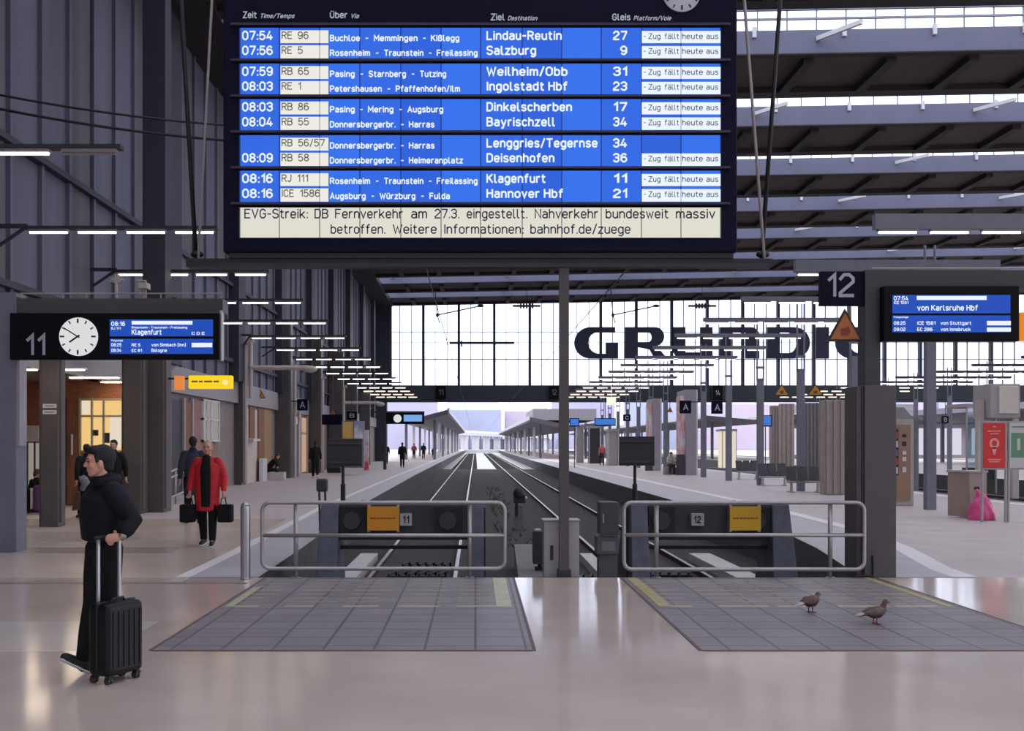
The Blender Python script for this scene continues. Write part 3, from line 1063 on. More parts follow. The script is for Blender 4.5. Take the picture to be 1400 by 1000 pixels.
for (y0, y1, pair) in rows:
    tx = MB()
    tx.box(X(327, BD), X(986, BD), BD + 0.001, BD + 0.018, Z(y1, BD), Z(y0, BD), 0)
    for i_, (a, b) in enumerate(zip(cols[:-1], cols[1:])):
        tone = 4 + (i_ * 5 + int(y0) * 3) % 3
        tx.add([(X(a + 0.7, BD), BD, Z(y1, BD)), (X(b - 0.7, BD), BD, Z(y1, BD)), (X(b - 0.7, BD), BD, Z(y0, BD)), (X(a + 0.7, BD), BD, Z(y0, BD))], [(0, 1, 2, 3)], tone)
    h = (y1 - y0) / 2
    ink = rem = lab = tx
    for k, (tm, nr, via, _, ziel, zx, gl, aus) in enumerate(pair):
        t0 = y0 + h * k
        base = t0 + (17.0 if k == 0 else 15.8)
        for q0, q1 in ((383.5, 436.6), (437.4, 449)):
            lab.box(X(q0, BD), X(q1, BD), BD - 0.002, BD, Z(t0 + (21 if k == 0 else 20.5), BD), Z(t0 + (3.5 if k == 0 else 2.5), BD), 2)
        ink.text(nr, 385, base - 1.5, 10.5, TF, wf=0.92, m=3)
        if tm:
            tx.text(tm, 331, base, 13.0, TF, px1=373, bold=0.012, m=1)
        for i, v in enumerate(via):
            vx = via_x[v]
            if v == 'Augsburg' and i == 0:
                vx = (451, 500)
            tx.text(v, vx[0], base + 1.5, 9.0, TF, px1=vx[1], bold=0.016, m=1)
            if i:
                tx.text('-', (vx[0] + prevx) / 2 - 1.8, base + 1.5, 9.0, TF, bold=0.01, m=1)
            prevx = vx[1]
        tx.text(ziel, 665, base, 13.0, TF, px1=zx, bold=0.014, m=1)
        tx.text(gl, 838 if len(gl) == 2 else 848, base, 13.0, TF, px1=857.5, bold=0.014, m=1)
        if aus:
            for q0, q1 in ((877.5, 930.6), (931.4, 985)):
                rem.box(X(q0, BD), X(q1, BD), BD - 0.002, BD, Z(t0 + (21 if k == 0 else 20.5), BD), Z(t0 + (4.5 if k == 0 else 3.5), BD), 7)
            ink.text('-', 880, base - 1.5, 8, TF, px1=883, m=3)
            for wd_, q0, q1 in (('Zug', 886.5, 903), ('fällt', 908.5, 928.5), ('heute', 932.5, 961), ('aus', 965.5, 982)):
                ink.text(wd_, q0, base - 1.5, 8, TF, px1=q1, m=3)
    tx.build('display_row', [M_blue2d, M_txt, M_lab, M_inkg, M_blue, M_blueb, M_bluec, M_txt], bb)
m = MB()
m.box(X(327, BD), X(986, BD), BD + 0.001, BD + 0.018, Z(325.5, BD), Z(283.5, BD), 2)
for a, b in zip(cols[:-1], cols[1:]):
    m.add([(X(a + 0.6, BD), BD, Z(325, BD)), (X(b - 0.6, BD), BD, Z(325, BD)), (X(b - 0.6, BD), BD, Z(284, BD)), (X(a + 0.6, BD), BD, Z(284, BD))], [(0, 1, 2, 3)], 0)
m.text('EVG-Streik:', 334, 299, 13.5, TF, px1=421, m=1)
m.text('DB', 430, 299, 13.5, TF, px1=449, m=1)
m.text('Fernverkehr', 458, 299, 13.5, TF, px1=551, m=1)
m.text('am', 562, 299, 13.5, TF, px1=584, m=1)
m.text('27.3.', 594, 299, 13.5, TF, px1=628, m=1)
m.text('eingestellt.', 638, 299, 13.5, TF, px1=721, m=1)
m.text('Nahverkehr', 731, 299, 13.5, TF, px1=818, m=1)
m.text('bundesweit', 828, 299, 13.5, TF, px1=914, m=1)
m.text('massiv', 924, 299, 13.5, TF, px1=978, m=1)
m.text('betroffen.', 452, 320, 13.5, TF, px1=527, m=1)
m.text('Weitere', 537, 320, 13.5, TF, px1=597, m=1)
m.text('Informationen:', 607, 320, 13.5, TF, px1=716, m=1)
m.text('bahnhof.de/zuege', 725, 320, 13.5, TF, px1=862, m=1)
m.build('notice_row', [M_note, M_ink, pm('notice_gap', (120, 116, 112), rough=0.6)], bb)
m = MB()
HD = BD + 0.016
for s, x0, x1, sh in (('Zeit', 332, 351, 0), ('Time/Temps', 355, 402, 0.3), ('Über', 451, 475, 0), ('Via', 479, 490, 0.3), ('Ziel', 671, 690, 0), ('Destination', 694, 734, 0.3), ('Gleis', 837, 862, 0), ('Platform/Voie', 866, 917, 0.3)):
    py = 25 if x0 < 500 else 28
    m.text(s, x0, py, 9.5 if sh == 0 else 6.5, HD, px1=x1, shear=sh, bold=0.008)
m.build('header_lettering', M_txtdim, bb)


def clock(parent, px, py, rpx, d, hm, lit=True, name='clock'):
    a = MB()
    a.disc(px, py, rpx, d - 0.02, 0.05)
    c = a.build(name, M_dial if lit else M_dial_dim, parent)
    t = MB()
    s = d / F
    cx, cz = X(px, d), Z(py, d)
    for k in range(12):
        an = k * PI / 6
        r0 = rpx * (0.76 if k % 3 else 0.70) * s
        r1 = rpx * 0.93 * s
        u = Vector((math.sin(an), 0, math.cos(an)))
        c0 = Vector((cx, d - 0.024, cz))
        t.bar(c0 + u * r0, c0 + u * r1, 0.055 * rpx * s * (1.6 if k % 3 == 0 else 1.2), 0.006, up=(0, 1, 0.001))
    t.build('hour_marks', M_hand, c)
    hh, mm_ = hm
    for nm, an, L, w in (('hour_hand', 2 * PI * ((hh % 12) + mm_ / 60) / 12, 0.52, 0.085), ('minute_hand', 2 * PI * mm_ / 60, 0.85, 0.06)):
        hb = MB()
        u = Vector((math.sin(an), 0, math.cos(an)))
        c0 = Vector((cx, d - 0.03 - (0.004 if nm[0] == 'm' else 0), cz))
        hb.bar(c0 - u * rpx * 0.12 * s, c0 + u * rpx * L * s, w * rpx * s, 0.006, up=(0, 1, 0.001))
        hb.build(nm, M_hand, c)
    return c


clock(bb, 932, -10, 26, BD + 0.02, (7, 50), lit=False)

# mast, cross bar and rods that carry the board
mast = empty('mast', (X(771, 14.1), 14.1, 0), 'slim dark mast standing before the grey cabinet, with cross bar under the departure board', 'mast')
m = MB()
m.box(X(765, 14.1), X(778, 14.1), 14.1, 14.22, 0, Z(358, 14.1))
m.build('post', M_pil, mast)
m = MB()
m.box(X(762.5, 14.1), X(780.5, 14.1), 14.08, 14.24, 0, Z(780, 14.1))
m.build('foot', M_dark, mast)
m = MB()
m.box(X(255, 14.1), X(1056, 14.1), 14.08, 14.3, Z(365, 14.1), Z(354, 14.1))
m.build('cross_bar', M_black, mast)
m = MB()
m.box(X(300, 14.1), X(1050, 14.1), 14.06, 14.08, Z(366, 14.1), Z(361, 14.1))
m.build('conduit', M_dark, mast)
for q_, (a, b, mt, r, lb) in enumerate((((244, -60), (268, 350), M_black, 0.03, 'thick dark hanger rod left of the departure board'),
                          ((293, -60), (271, 350), M_lgrey, 0.018, 'thin pale hanger rod left of the departure board'),
                          ((1071, -60), (1041, 350), M_black, 0.028, 'thick dark hanger rod right of the departure board'),
                          ((1013, -60), (1045, 350), M_lgrey, 0.02, 'thin pale hanger rod right of the departure board'))):
    q = MB()
    dr_ = 14.2 if q_ % 2 == 0 else 14.12
    q.tube([P(a[0] + (a[0] - b[0]) / 410 * 260, a[1] - 260, dr_), P(b[0], b[1] + 3, dr_)], r, 10)
    hr = tag(q.build('hanger_rod', mt, smooth=True), lb, 'rod', 'hanger rods of the departure board')
    q = MB()
    q.ell(P(b[0], b[1] - 2, 14.2), (0.07, 0.06, 0.045))
    q.build('clevis', M_black, hr, smooth=True)

# ------------------------------------------------------------------ left gantry and its sign
GD = 17.3
g = empty('sign_gantry', (X(10, GD), GD, 0), 'grey steel gantry at the left edge carrying the platform 11 sign', 'gantry')
m = MB()
m.box(X(-14, GD), X(22, GD), GD, GD + 0.42, 0, Z(400, GD))
m.build('post', M_grey, g, bevel=0.01)
m = MB()
m.box(X(14, GD), X(26, GD), GD + 0.02, GD + 0.3, Z(610, GD), Z(492, GD))
m.build('cover_strip', pm('pale_metal_strip', (160, 150, 156), rough=0.4, metal=0.3), g)
m = MB()
m.box(X(-60, GD), X(304, GD), GD + 0.03, GD + 0.4, Z(427, GD), Z(408, GD))
m.hexa([P(-60, 408, GD + 0.03), P(30, 408, GD + 0.03), P(30, 408, GD + 0.4), P(-60, 408, GD + 0.4)], [P(-60, 386, GD + 0.03), P(0, 398, GD + 0.03), P(0, 398, GD + 0.4), P(-60, 386, GD + 0.4)])
m.build('beam', M_pil2, g)
m = MB()
for py in (401.5,):
    m.tube([P(28, py, GD + 0.05), P(304, py, GD + 0.05)], 0.012, 6)
for px in (30, 86, 118, 220, 302):
    m.tube([P(px, 401, GD + 0.05), P(px, 408, GD + 0.05)], 0.012, 6)
m.build('top_rail', M_lgrey, g)
m = MB()
m.box(X(301.5, GD), X(304, GD), GD - 0.05, GD + 0.1, Z(493, GD), Z(425, GD))
m.build('end_strip', M_white, g)
for px, w, h0, lab in ((155, 10, 375, 'spiky pale bird-deterrent twigs standing on the left gantry beam'), (192, 7, 383, 'small pale device on a bracket on top of the left gantry beam')):
    q = MB()
    q.tube([P(px + 4, 408, GD + 0.2), P(px + 4, h0 + 8, GD + 0.2)], 0.025, 8)
    if h0 == 375:
        for k in range(9):
            an = -1.2 + 2.4 * k / 8
            q.tube([P(px + 5, 388, GD + 0.2), P(px + 5 + math.sin(an) * 11, 388 - math.cos(an) * 13, GD + 0.15 + 0.1 * (k % 2))], 0.012, 5)
        tag(q.build('bird_spikes', M_beige), lab, 'bird spikes')
    else:
        q.box(X(186, GD), X(198, GD), GD + 0.1, GD + 0.3, Z(393, GD), Z(385, GD))
        q.tube([P(199, 408, GD + 0.2), P(199, 384, GD + 0.2), P(187, 384, GD + 0.2)], 0.018, 6)
        tag(q.build('roof_sensor', M_beige), lab, 'device')


def small_rows(tx, bars, d, x0, y0, s, spec):
    """spec rows: (text, x, baseline, cap, x1)"""
    for t, a, b, c, e_ in spec:
        tx.text(t, a, b, c, d, px1=e_, bold=0.01)


sg = empty('platform_sign', (X(156, GD), GD - 0.1, Z(491, GD)), 'long black platform 11 sign with white clock and blue train display', 'platform sign')
SD = GD - 0.12
m = MB()
m.pbox(13, 300, 428, 492, SD, 0.115)
m.build('casing', pm('sign_black', (7, 7, 13), rough=0.5, var=0.05, spec=0.15), sg, bevel=0.015)
m = MB()
m.text('11', 34, 486.5, 30, SD - 0.006, px1=62, bold=0.004)
m.build('platform_number', M_numw, sg)
clock(sg, 107, 460.5, 26.3, SD - 0.01, (7, 50.3))
m = MB()
m.pbox(150, 291, 437, 460.0, SD - 0.012, 0.012)
m.pbox(150, 291, 463.5, 484, SD - 0.012, 0.012)
TD = SD - 0.016
m.box(X(180, TD), X(263, TD), TD, TD + 0.003, Z(444, TD), Z(439, TD), 1)
m.box(X(262, TD), X(290, TD), TD, TD + 0.003, Z(475, TD), Z(469, TD), 1)
small = [('08:16', 152, 446, 6.2, 171), ('RJ 111', 152, 451, 3.5, 165), ('Rosenheim - Traunstein - Freilassing', 180, 449.5, 3.2, 256), ('Klagenfurt', 180, 458, 7.5, 221), ('C D E', 262, 458, 4, 280),
         ('Folgezüge', 152, 467, 2.6, 168), ('08:25', 152, 474, 4.6, 166), ('RE 5', 180, 474, 4.2, 192), ('von Simbach (Inn)', 207, 474, 4.6, 254), ('08:34', 152, 481.5, 4.6, 166), ('EC 81', 180, 481.5, 4.2, 194), ('Bologna', 207, 481.5, 4.6, 228)]
for t, a, b, c, e_ in small:
    m.text(t, a, b, c, TD, px1=e_, bold=0.012, m=1)
m.build('screen', [M_screen, M_txt], sg)

# ------------------------------------------------------------------ right gantry and its display
RDp = 14.0
g = empty('sign_gantry', (X(1199, RDp), RDp, 0), 'dark grey steel gantry with wide cladded foot right of the second railing', 'gantry')
m = MB()
m.box(X(1186, RDp), X(1207, RDp), RDp + 0.08, RDp + 0.36, 0, Z(394, RDp))
m.build('post', pm('gantry_dark', (58, 56, 56), rough=0.5, var=0.06), g)
m = MB()
m.box(X(1172.5, RDp), X(1180, RDp), RDp + 0.05, RDp + 0.5, 0, Z(528, RDp))
m.box(X(1182, RDp), X(1225.5, RDp), RDp, RDp + 0.5, 0, Z(527, RDp))
m.box(X(1180, RDp), X(1182, RDp), RDp + 0.03, RDp + 0.5, 0, Z(527, RDp))
m.build('base_cladding', pm('gantry_cladding', (82, 76, 76), rough=0.5, var=0.06), g, bevel=0.008)
m = MB()
m.box(X(1186, RDp), X(1600, RDp), RDp + 0.08, RDp + 0.4, Z(394, RDp), Z(368, RDp))
m.build('beam', pm('gantry_dark', (58, 56, 56)), g)
m = MB()
m.tube([P(1192, 367, RDp + 0.1), P(1600, 367, RDp + 0.1)], 0.012, 6)
m.build('conduit', M_lgrey, g)
m = MB()
m.tube([P(1193.5, 760, RDp - 0.01), P(1193.5, 787, RDp - 0.01), P(1166, 789, RDp - 0.01)], 0.018, 6)
m.build('cable_pipe', M_black, g)
SD = RDp - 0.05
sg = empty('platform_display', (X(1300, SD), SD, Z(467, SD)), 'black framed blue train display under the right gantry reading von Karlsruhe Hbf', 'display')
m = MB()
m.pbox(1207.5, 1394, 391, 467, SD, 0.125)
m.build('casing', pm('sign_black', (10, 10, 16)), sg, bevel=0.012)
m = MB()
m.pbox(1220.5, 1381.5, 403.5, 428.5, SD - 0.012, 0.012)
m.pbox(1220.5, 1381.5, 431.5, 454.5, SD - 0.012, 0.012)
TD = SD - 0.016
m.box(X(1253.5, TD), X(1349, TD), TD, TD + 0.003, Z(410.3, TD), Z(404.8, TD), 1)
m.box(X(1349.5, TD), X(1382, TD), TD, TD + 0.003, Z(445, TD), Z(439, TD), 1)
m.box(X(1349.5, TD), X(1382, TD), TD, TD + 0.003, Z(453.6, TD), Z(448, TD), 1)
for t, a, b, c, e_ in [('07:54', 1222, 411, 6, 1242), ('ICE 1051', 1222, 416, 4, 1242), ('von Karlsruhe Hbf', 1254, 425, 8, 1337), ('Folgezüge', 1222, 435, 2.6, 1242), ('08:25', 1222, 444.5, 5, 1238), ('ICE 1581', 1254, 444.5, 5, 1279), ('von Stuttgart', 1286, 444.5, 5, 1328),
                       ('09:02', 1222, 453, 5, 1238), ('EC 286', 1254, 453, 5, 1275), ('von Innsbruck', 1286, 453, 5, 1327)]:
    m.text(t, a, b, c, TD, px1=e_, bold=0.012, m=1)
m.build('screen', [M_screen, M_txt], sg)
q = MB()
q.pbox(1395.5, 1420, 427, 466, SD, 0.12)
tag(q.build('orange_light_box', em('orange_glow', (240, 140, 30), 0.8), bevel=0.01), 'glowing orange box at the right frame edge beside the blue display', 'sign')

nd = RDp + 0.12
n12 = empty('platform_number_sign', (X(1152, nd), nd, Z(418, nd)), 'square navy sign with a big grey 12 left of the right gantry', 'platform number sign')
m = MB()
m.pbox(1122, 1183, 371, 418, nd, 0.1)
m.build('panel', M_navy2, n12, bevel=0.006)
m = MB()
m.text('12', 1129.5, 406.5, 33, nd - 0.005, px1=1168.5)
m.build('platform_number', M_numw, n12)
m = MB()
m.box(X(1180, nd), X(1186, RDp), nd + 0.02, nd + 0.08, Z(400, nd), Z(380, nd))
m.build('bracket', M_dark, n12)


def triangle_sign(px, py, w, h, d, label, lit=None, hang=None):
    """px,py apex; w width of base in pixels"""
    t = empty('warning_sign', (X(px, d), d, Z(py + h, d)), label, 'warning sign', 'triangular warning signs')
    def tri(k):
        cx, cy_ = px, py + h * 0.66
        return [(cx + (a - cx) * k, cy_ + (b - cy_) * k) for a, b in ((px, py), (px + w / 2, py + h), (px - w / 2, py + h))]
    m = MB()
    m.prism(tri(1.0), lambda a, b, k: P(a, b, d) + Vector((0, 0.02 + k * 0.03, 0)))
    m.build('border', pm('sign_border', (52, 34, 26), rough=0.6), t)
    m = MB()
    m.prism(tri(0.8), lambda a, b, k: P(a, b, d) + Vector((0, 0.01 + k * 0.01, 0)))
    f = m.build('face', pm('sign_orange_brown', (176, 104, 44), rough=0.5, var=0.1) if lit is None else lit, t)
    m = MB()
    c = [(px - w * 0.12, py + h * 0.62), (px + w * 0.1, py + h * 0.55), (px + w * 0.14, py + h * 0.72), (px + w * 0.05, py + h * 0.84), (px - w * 0.12, py + h * 0.82)]
    m.prism(c, lambda a, b, k: P(a, b, d) + Vector((0, 0.004 + k * 0.005, 0)))
    m.build('symbol', pm('sign_symbol', (132, 52, 30), rough=0.5), f)
    if hang == 'up':
        m = MB()
        m.tube([P(px, py + 2, d) + Vector((0, 0.04, 0)), Vector((X(px, d), d + 0.04, CH + 4.48))], 0.02, 6)
        m.build('hanger', M_dark, t)
    elif hang == 'wall':
        m = MB()
        m.bar((X(px, d), d + 0.04, Z(py + h * 0.7, d)), (-10.0, d + 0.04, Z(py + h * 0.7, d)), 0.04, 0.04)
        m.build('arm', M_dark, t)
    return t


triangle_sign(1156, 422, 50, 45, nd + 0.02, 'large orange-brown triangular warning sign hanging just under the number 12 sign')
M_ty = pm('sign_yellow_ochre', (196, 140, 36), rough=0.5, var=0.06)
triangle_sign(1069, 525, 21, 16, 45.52, 'small yellow warning triangle left of another, over the right platform', M_ty, 'up')
triangle_sign(1115, 525, 23, 16, 39.84, 'small yellow warning triangle over the ribbed grey shelter wall', M_ty, 'up')
triangle_sign(355, 531, 16, 14, 50.5, 'yellow warning triangle on the left wall above the brown doorway', M_ty, 'wall')
triangle_sign(455, 560, 9, 8, 68.24, 'tiny yellow warning triangle above the dark panel on the left platform', M_ty, 'up')
triangle_sign(916, 556, 8, 8, 62.56, 'tiny yellow warning triangle between the two poster pillars', M_ty, 'up')

# yellow direction sign and orange box on the left
ysd = 27.75
ys = empty('direction_sign', (X(286, ysd), ysd, Z(531, ysd)), 'bright yellow lit direction sign projecting from the left pillars', 'sign')
m = MB()
m.pbox(257.5, 316.5, 513.5, 531.5, ysd, 0.25)
m.build('light_box', M_yel_sign, ys, bevel=0.02)
m = MB()
for a, b in ((262, 270), (272, 277), (279, 290), (292, 299)):
    m.pbox(a, b, 520.7, 523, ysd - 0.012, 0.01)
m.build('lettering', pm('ochre_ink', (150, 112, 20), rough=0.6), ys)
m = MB()
m.disc(308, 523, 4, ysd - 0.02, 0.015)
m.build('pictogram', em('pale_yellow', (250, 236, 150), 0.9), ys)
m = MB()
m.bar(P(223, 518, ysd + 0.12), P(258, 518, ysd + 0.12), 0.05, 0.05)
m.build('arm', M_black, ys)
q = MB()
q.pbox(238, 250, 514, 533, ysd - 0.12, 0.2)
tag(q.build('orange_light_box', em('orange_soft', (236, 142, 70), 0.8), bevel=0.01), 'small orange lit box left of the yellow direction sign', 'sign')
# ------------------------------------------------------------------ letters on the end wall
LD = D_END + 0.05
LH = (447.0, 491.0)


def curve_letter(name, splines, parent):
    """filled 2-D outline with holes, extruded; splines are pixel polygons"""
    cu = bpy.data.curves.new(name, 'CURVE')
    cu.dimensions = '2D'
    cu.fill_mode = 'BOTH'
    cu.extrude = 0.15
    for sp in splines:
        s = cu.splines.new('POLY')
        s.points.add(len(sp) - 1)
        for p, (px, py) in zip(s.points, sp):
            p.co = (X(px, LD), Z(py, LD), 0, 1)
        s.use_cyclic_u = True
    ob = bpy.data.objects.new(name, cu)
    COL.objects.link(ob)
    ev = ob.evaluated_get(bpy.context.evaluated_depsgraph_get())
    me = bpy.data.meshes.new_from_object(ev)
    bpy.data.objects.remove(ob)
    me.transform(Matrix.Translation((0, LD, 0)) @ Matrix.Rotation(PI / 2, 4, 'X'))
    me.materials.clear()
    me.materials.append(pm('letter_navy', (20, 22, 52), rough=0.5, var=0.04))
    o = bpy.data.objects.new(name, me)
    COL.objects.link(o)
    o.parent = parent
    o.matrix_parent_inverse = Matrix.Translation(-parent.location)
    return o


def arc(cx, cy_, rx, ry, a0, a1, n=14):
    return [(cx + rx * math.cos(math.radians(a0 + (a1 - a0) * i / n)), cy_ - ry * math.sin(math.radians(a0 + (a1 - a0) * i / n))) for i in range(n + 1)]


ls = empty('letter_sign', (X(990, LD), LD, Z(491, LD)), 'wide row of heavy dark capital letters mounted across the glazed end wall', 'sign')
T, B = 447.5, 490.5
Mid = (T + B) / 2


def G(x):
    w = 60.0
    out = [(x + 56, T + 7.5)] + [(x + 56, T)] + arc(x + 22.5, Mid, 22.5, 21.5, 90, 270, 20) + [(x + 60, B), (x + 60, Mid + 0) , (x + 43, Mid), (x + 43, B - 6.5)] + arc(x + 35, Mid, 16, 15, 270, 90, 16)
    return [out]


curve_letter('letter', G(785), ls)
# R
curve_letter('letter', [[(854, B), (854, T), (890, T)] + arc(895, T + 13, 13, 13, 90, -70, 12) + [(902, T + 31), (912, B), (895, B), (888, T + 30.5), (872, T + 27.5), (872, B)],
                        [(872, T + 7), (872, T + 20.5), (886, T + 20.5)] + arc(886, T + 13.8, 5, 6.7, -90, 90, 8)], ls)
# U
curve_letter('letter', [[(920.5, T), (937, T), (937, B - 8.5), (957, B - 8.5), (957, T), (974, T), (974, B), (932, B)] + arc(932, B - 12, 11.5, 12, 270, 180, 6)], ls)
# N
curve_letter('letter', [[(984, B), (984, T), (1025, T)] + arc(1026, T + 12, 12, 12, 90, 0, 6) + [(1038, B), (1019, B), (1019, T + 7.5), (1001.5, T + 7.5), (1001.5, B)]], ls)
# D
curve_letter('letter', [[(1048.5, B), (1048.5, T), (1082, T)] + arc(1085, Mid, 22, 21.5, 90, -90, 18),
                        [(1065, T + 7), (1065, B - 7.5), (1078, B - 7.5)] + arc(1078, Mid, 11, 14, -90, 90, 12)], ls)
# I
curve_letter('letter', [[(1116, B), (1116, T), (1133, T), (1133, B)]], ls)
curve_letter('letter', G(1142), ls)
q = MB()
q.box(X(614.5, LD), X(703, LD), LD - 0.1, LD + 0.2, Z(470.5, LD), Z(467.5, LD))
q.box(X(630, LD), X(632, LD), LD, LD + 0.6, Z(474, LD), Z(466, LD))
tag(q.build('sign_bar', pm('letter_navy', (20, 22, 52))), 'long thin dark horizontal bar on the glazed end wall left of the letters', 'bar')

# number signs on the end beam
for px, py, s, lab in ((602.5, 537, '11', 'small dark number sign 11 on the end beam above the left track'), (757.5, 537, '12', 'small dark number sign 12 on the end beam close to the mast'), (980.5, 538, '14', 'small dark number sign 14 on the end beam above an A sign')):
    d = D_END - 0.36
    t = empty('track_number_sign', (X(px, d), d, Z(py + 9, d)), lab, 'number sign', 'track number signs on the end beam')
    m = MB(); m.pbox(px - 7, px + 7, py - 9, py + 9, d, 0.22); m.build('panel', pm('sign_black', (20, 20, 26)), t)
    m = MB(); m.text(s, px - 3, py + 3.5, 8, d - 0.01, px1=px + 3.5); m.build('lettering', pm('dim_number', (110, 110, 124), rough=0.6), t)

# ------------------------------------------------------------------ rows of tube lights
LZ = CH + 4.4
LR0, LRS = 22.8, 5.68


def light_row(d, x0, x1, n, label, group, lit=None, carrier=M_grey, tube_w=0.82, ch_=0.20):
    t = empty('light_row', ((x0 + x1) / 2, d, LZ), label, 'tube lights', group)
    a = MB()
    a.box(x0 - 0.08, x1 + 0.08, d - 0.10, d + 0.10, LZ + 0.07, LZ + ch_)
    a.build('carrier', carrier, t)
    if x0 < 0:
        a = MB()
        near_col = any(35.5 + 10 * q - 0.75 < d < 35.5 + 10 * q + 0.85 for q in range(9))
        xa = -9.67 if near_col else -9.99
        a.box(xa, -9.3, d - 0.05, d + 0.05, LZ + 0.1, LZ + 0.18)
        a.bar((xa + 0.04, d, LZ - 0.3), (-9.36, d, LZ + 0.1), 0.06, 0.06)
        a.build('wall_bracket', M_dark, t)
    step = (x1 - x0 - tube_w) / (n - 1)
    for k in range(n):
        xx = x0 + step * k
        a = MB()
        a.box(xx, xx + tube_w, d - 0.07, d + 0.07, LZ + 0.02, LZ + 0.07)
        h = a.build('housing', M_lgrey, t)
        a = MB()
        a.tube([(xx + 0.02, d, LZ + 0.005), (xx + tube_w - 0.02, d, LZ + 0.005)], 0.022, 8)
        a.build('tube', M_tube if (lit is None or k in lit) else M_lgrey, h)
    return t


far_lit = None
k_l = 0
for k in range(-1, 15):
    d = LR0 + LRS * k - (0.5 if k < 0 else 0)
    nm = ORD[k + 1]
    light_row(d, -9.28, -5.43, 4, '%s row of four tube lights counted from the front over the left platform' % nm, 'tube light rows over the left platform', lit=(2,) if k == -1 else None, carrier=M_dark, ch_=0.13)
for k in range(0, 15):
    d = LR0 + LRS * k
    nm = ORD[k]
    light_row(d, 8.36, 13.5, 5, '%s row of tube lights counted from the front over the right platform' % nm, 'tube light rows over the right platform', ch_=0.38 if k < 2 else 0.2)
for k in range(4, 15):
    d = LR0 + LRS * k
    nm = ORD[k - 4]
    light_row(d, 28.4, 36.0, 7, '%s row of tube lights from the front over the far right platform' % nm, 'tube light rows over the far right platform', carrier=M_mul)

# slim grey posts on the right platform
for k in range(1, 15):
    if k == 7:
        continue
    d = LR0 + LRS * k + 0.13
    x = 11.85
    t = empty('platform_post', (x, d, 0), '%s slim grey post from the front carrying tube lights on the right platform' % ORD[k - 1], 'post', 'slim posts on the right platform')
    top = 4.45
    a = MB(); a.box(x - 0.13, x + 0.13, d - 0.11, d + 0.11, 0, top); a.build('shaft', M_grey, t, bevel=0.01)
    a = MB()
    for s in (-0.13, 0.13):
        a.tube([(x + s, d, top - 0.1), (x + s, d, LZ + 0.8)], 0.035, 6)
    a.box(x - 0.17, x + 0.17, d - 0.05, d + 0.05, top + 0.4, top + 0.5)
    a.build('twin_rod', M_grey, t)
for k in range(5, 15):
    d = LR0 + LRS * k + 0.13
    x = 32.0
    t = empty('platform_post', (x, d, 0), '%s slim post from the front on the far right platform' % ORD[k - 5], 'post', 'slim posts on the far right platform')
    a = MB(); a.box(x - 0.13, x + 0.13, d - 0.11, d + 0.11, 0, 5.0); a.build('shaft', M_grey, t)
    a = MB()
    for s in (-0.13, 0.13):
        a.tube([(x + s, d, 4.9), (x + s, d, LZ + 0.8)], 0.035, 6)
    a.build('twin_rod', M_grey, t)

# standing lamp arms by the left pillars
for k, (px, py0, py1, base, px2, pyh) in enumerate(((343, 466, 545, 664, 422, 503), (403, 497, 654, 654, 0, 0), (441, 516, 647, 648, 0, 0), (470, 528, 643, 644, 518, 551), (336, 470, 660, 664, 0, 0), (409, 560, 651, 652, 0, 0))):
    d = DB(base) + 0.4
    q = MB()
    q.tube([P(px, py1, d), P(px, py0 + 3, d), P(px + 4, py0, d)], 0.09, 8)
    if px2:
        q.tube([P(px, pyh, d), P(px2, pyh, d)], 0.1, 8)
        q.ell(P(px2 + 2, pyh + 2, d), (0.3, 0.15, 0.15))
    lab = ['pale pipe with a long arm above the second left pillar', 'short pale pipe rising above the third left pillar', 'short pale pipe above the fourth left pillar', 'pale pipe with an arm above the fifth left pillar',
           'full height pale pipe on the second left pillar', 'full height pale pipe on the third left pillar'][k]
    q.build('x', M_beige)
    o = bpy.data.objects[-1] if False else COL.objects[-1]
    o.name = 'service_pipe'
    tag(o, lab, 'pipe', 'pale service pipes along the left pillars')

# overhead line gear in front of the end wall
def wire(name, pts, r, label, mat=M_black, grp='overhead wires'):
    q = MB()
    q.tube(pts, r, 6)
    return tag(q.build(name, mat), label, 'wire', grp)


def sag(a, b, s, n=10):
    return [a.lerp(b, i / n) + Vector((0, 0, -s * 4 * (i / n) * (1 - i / n))) for i in range(n + 1)]


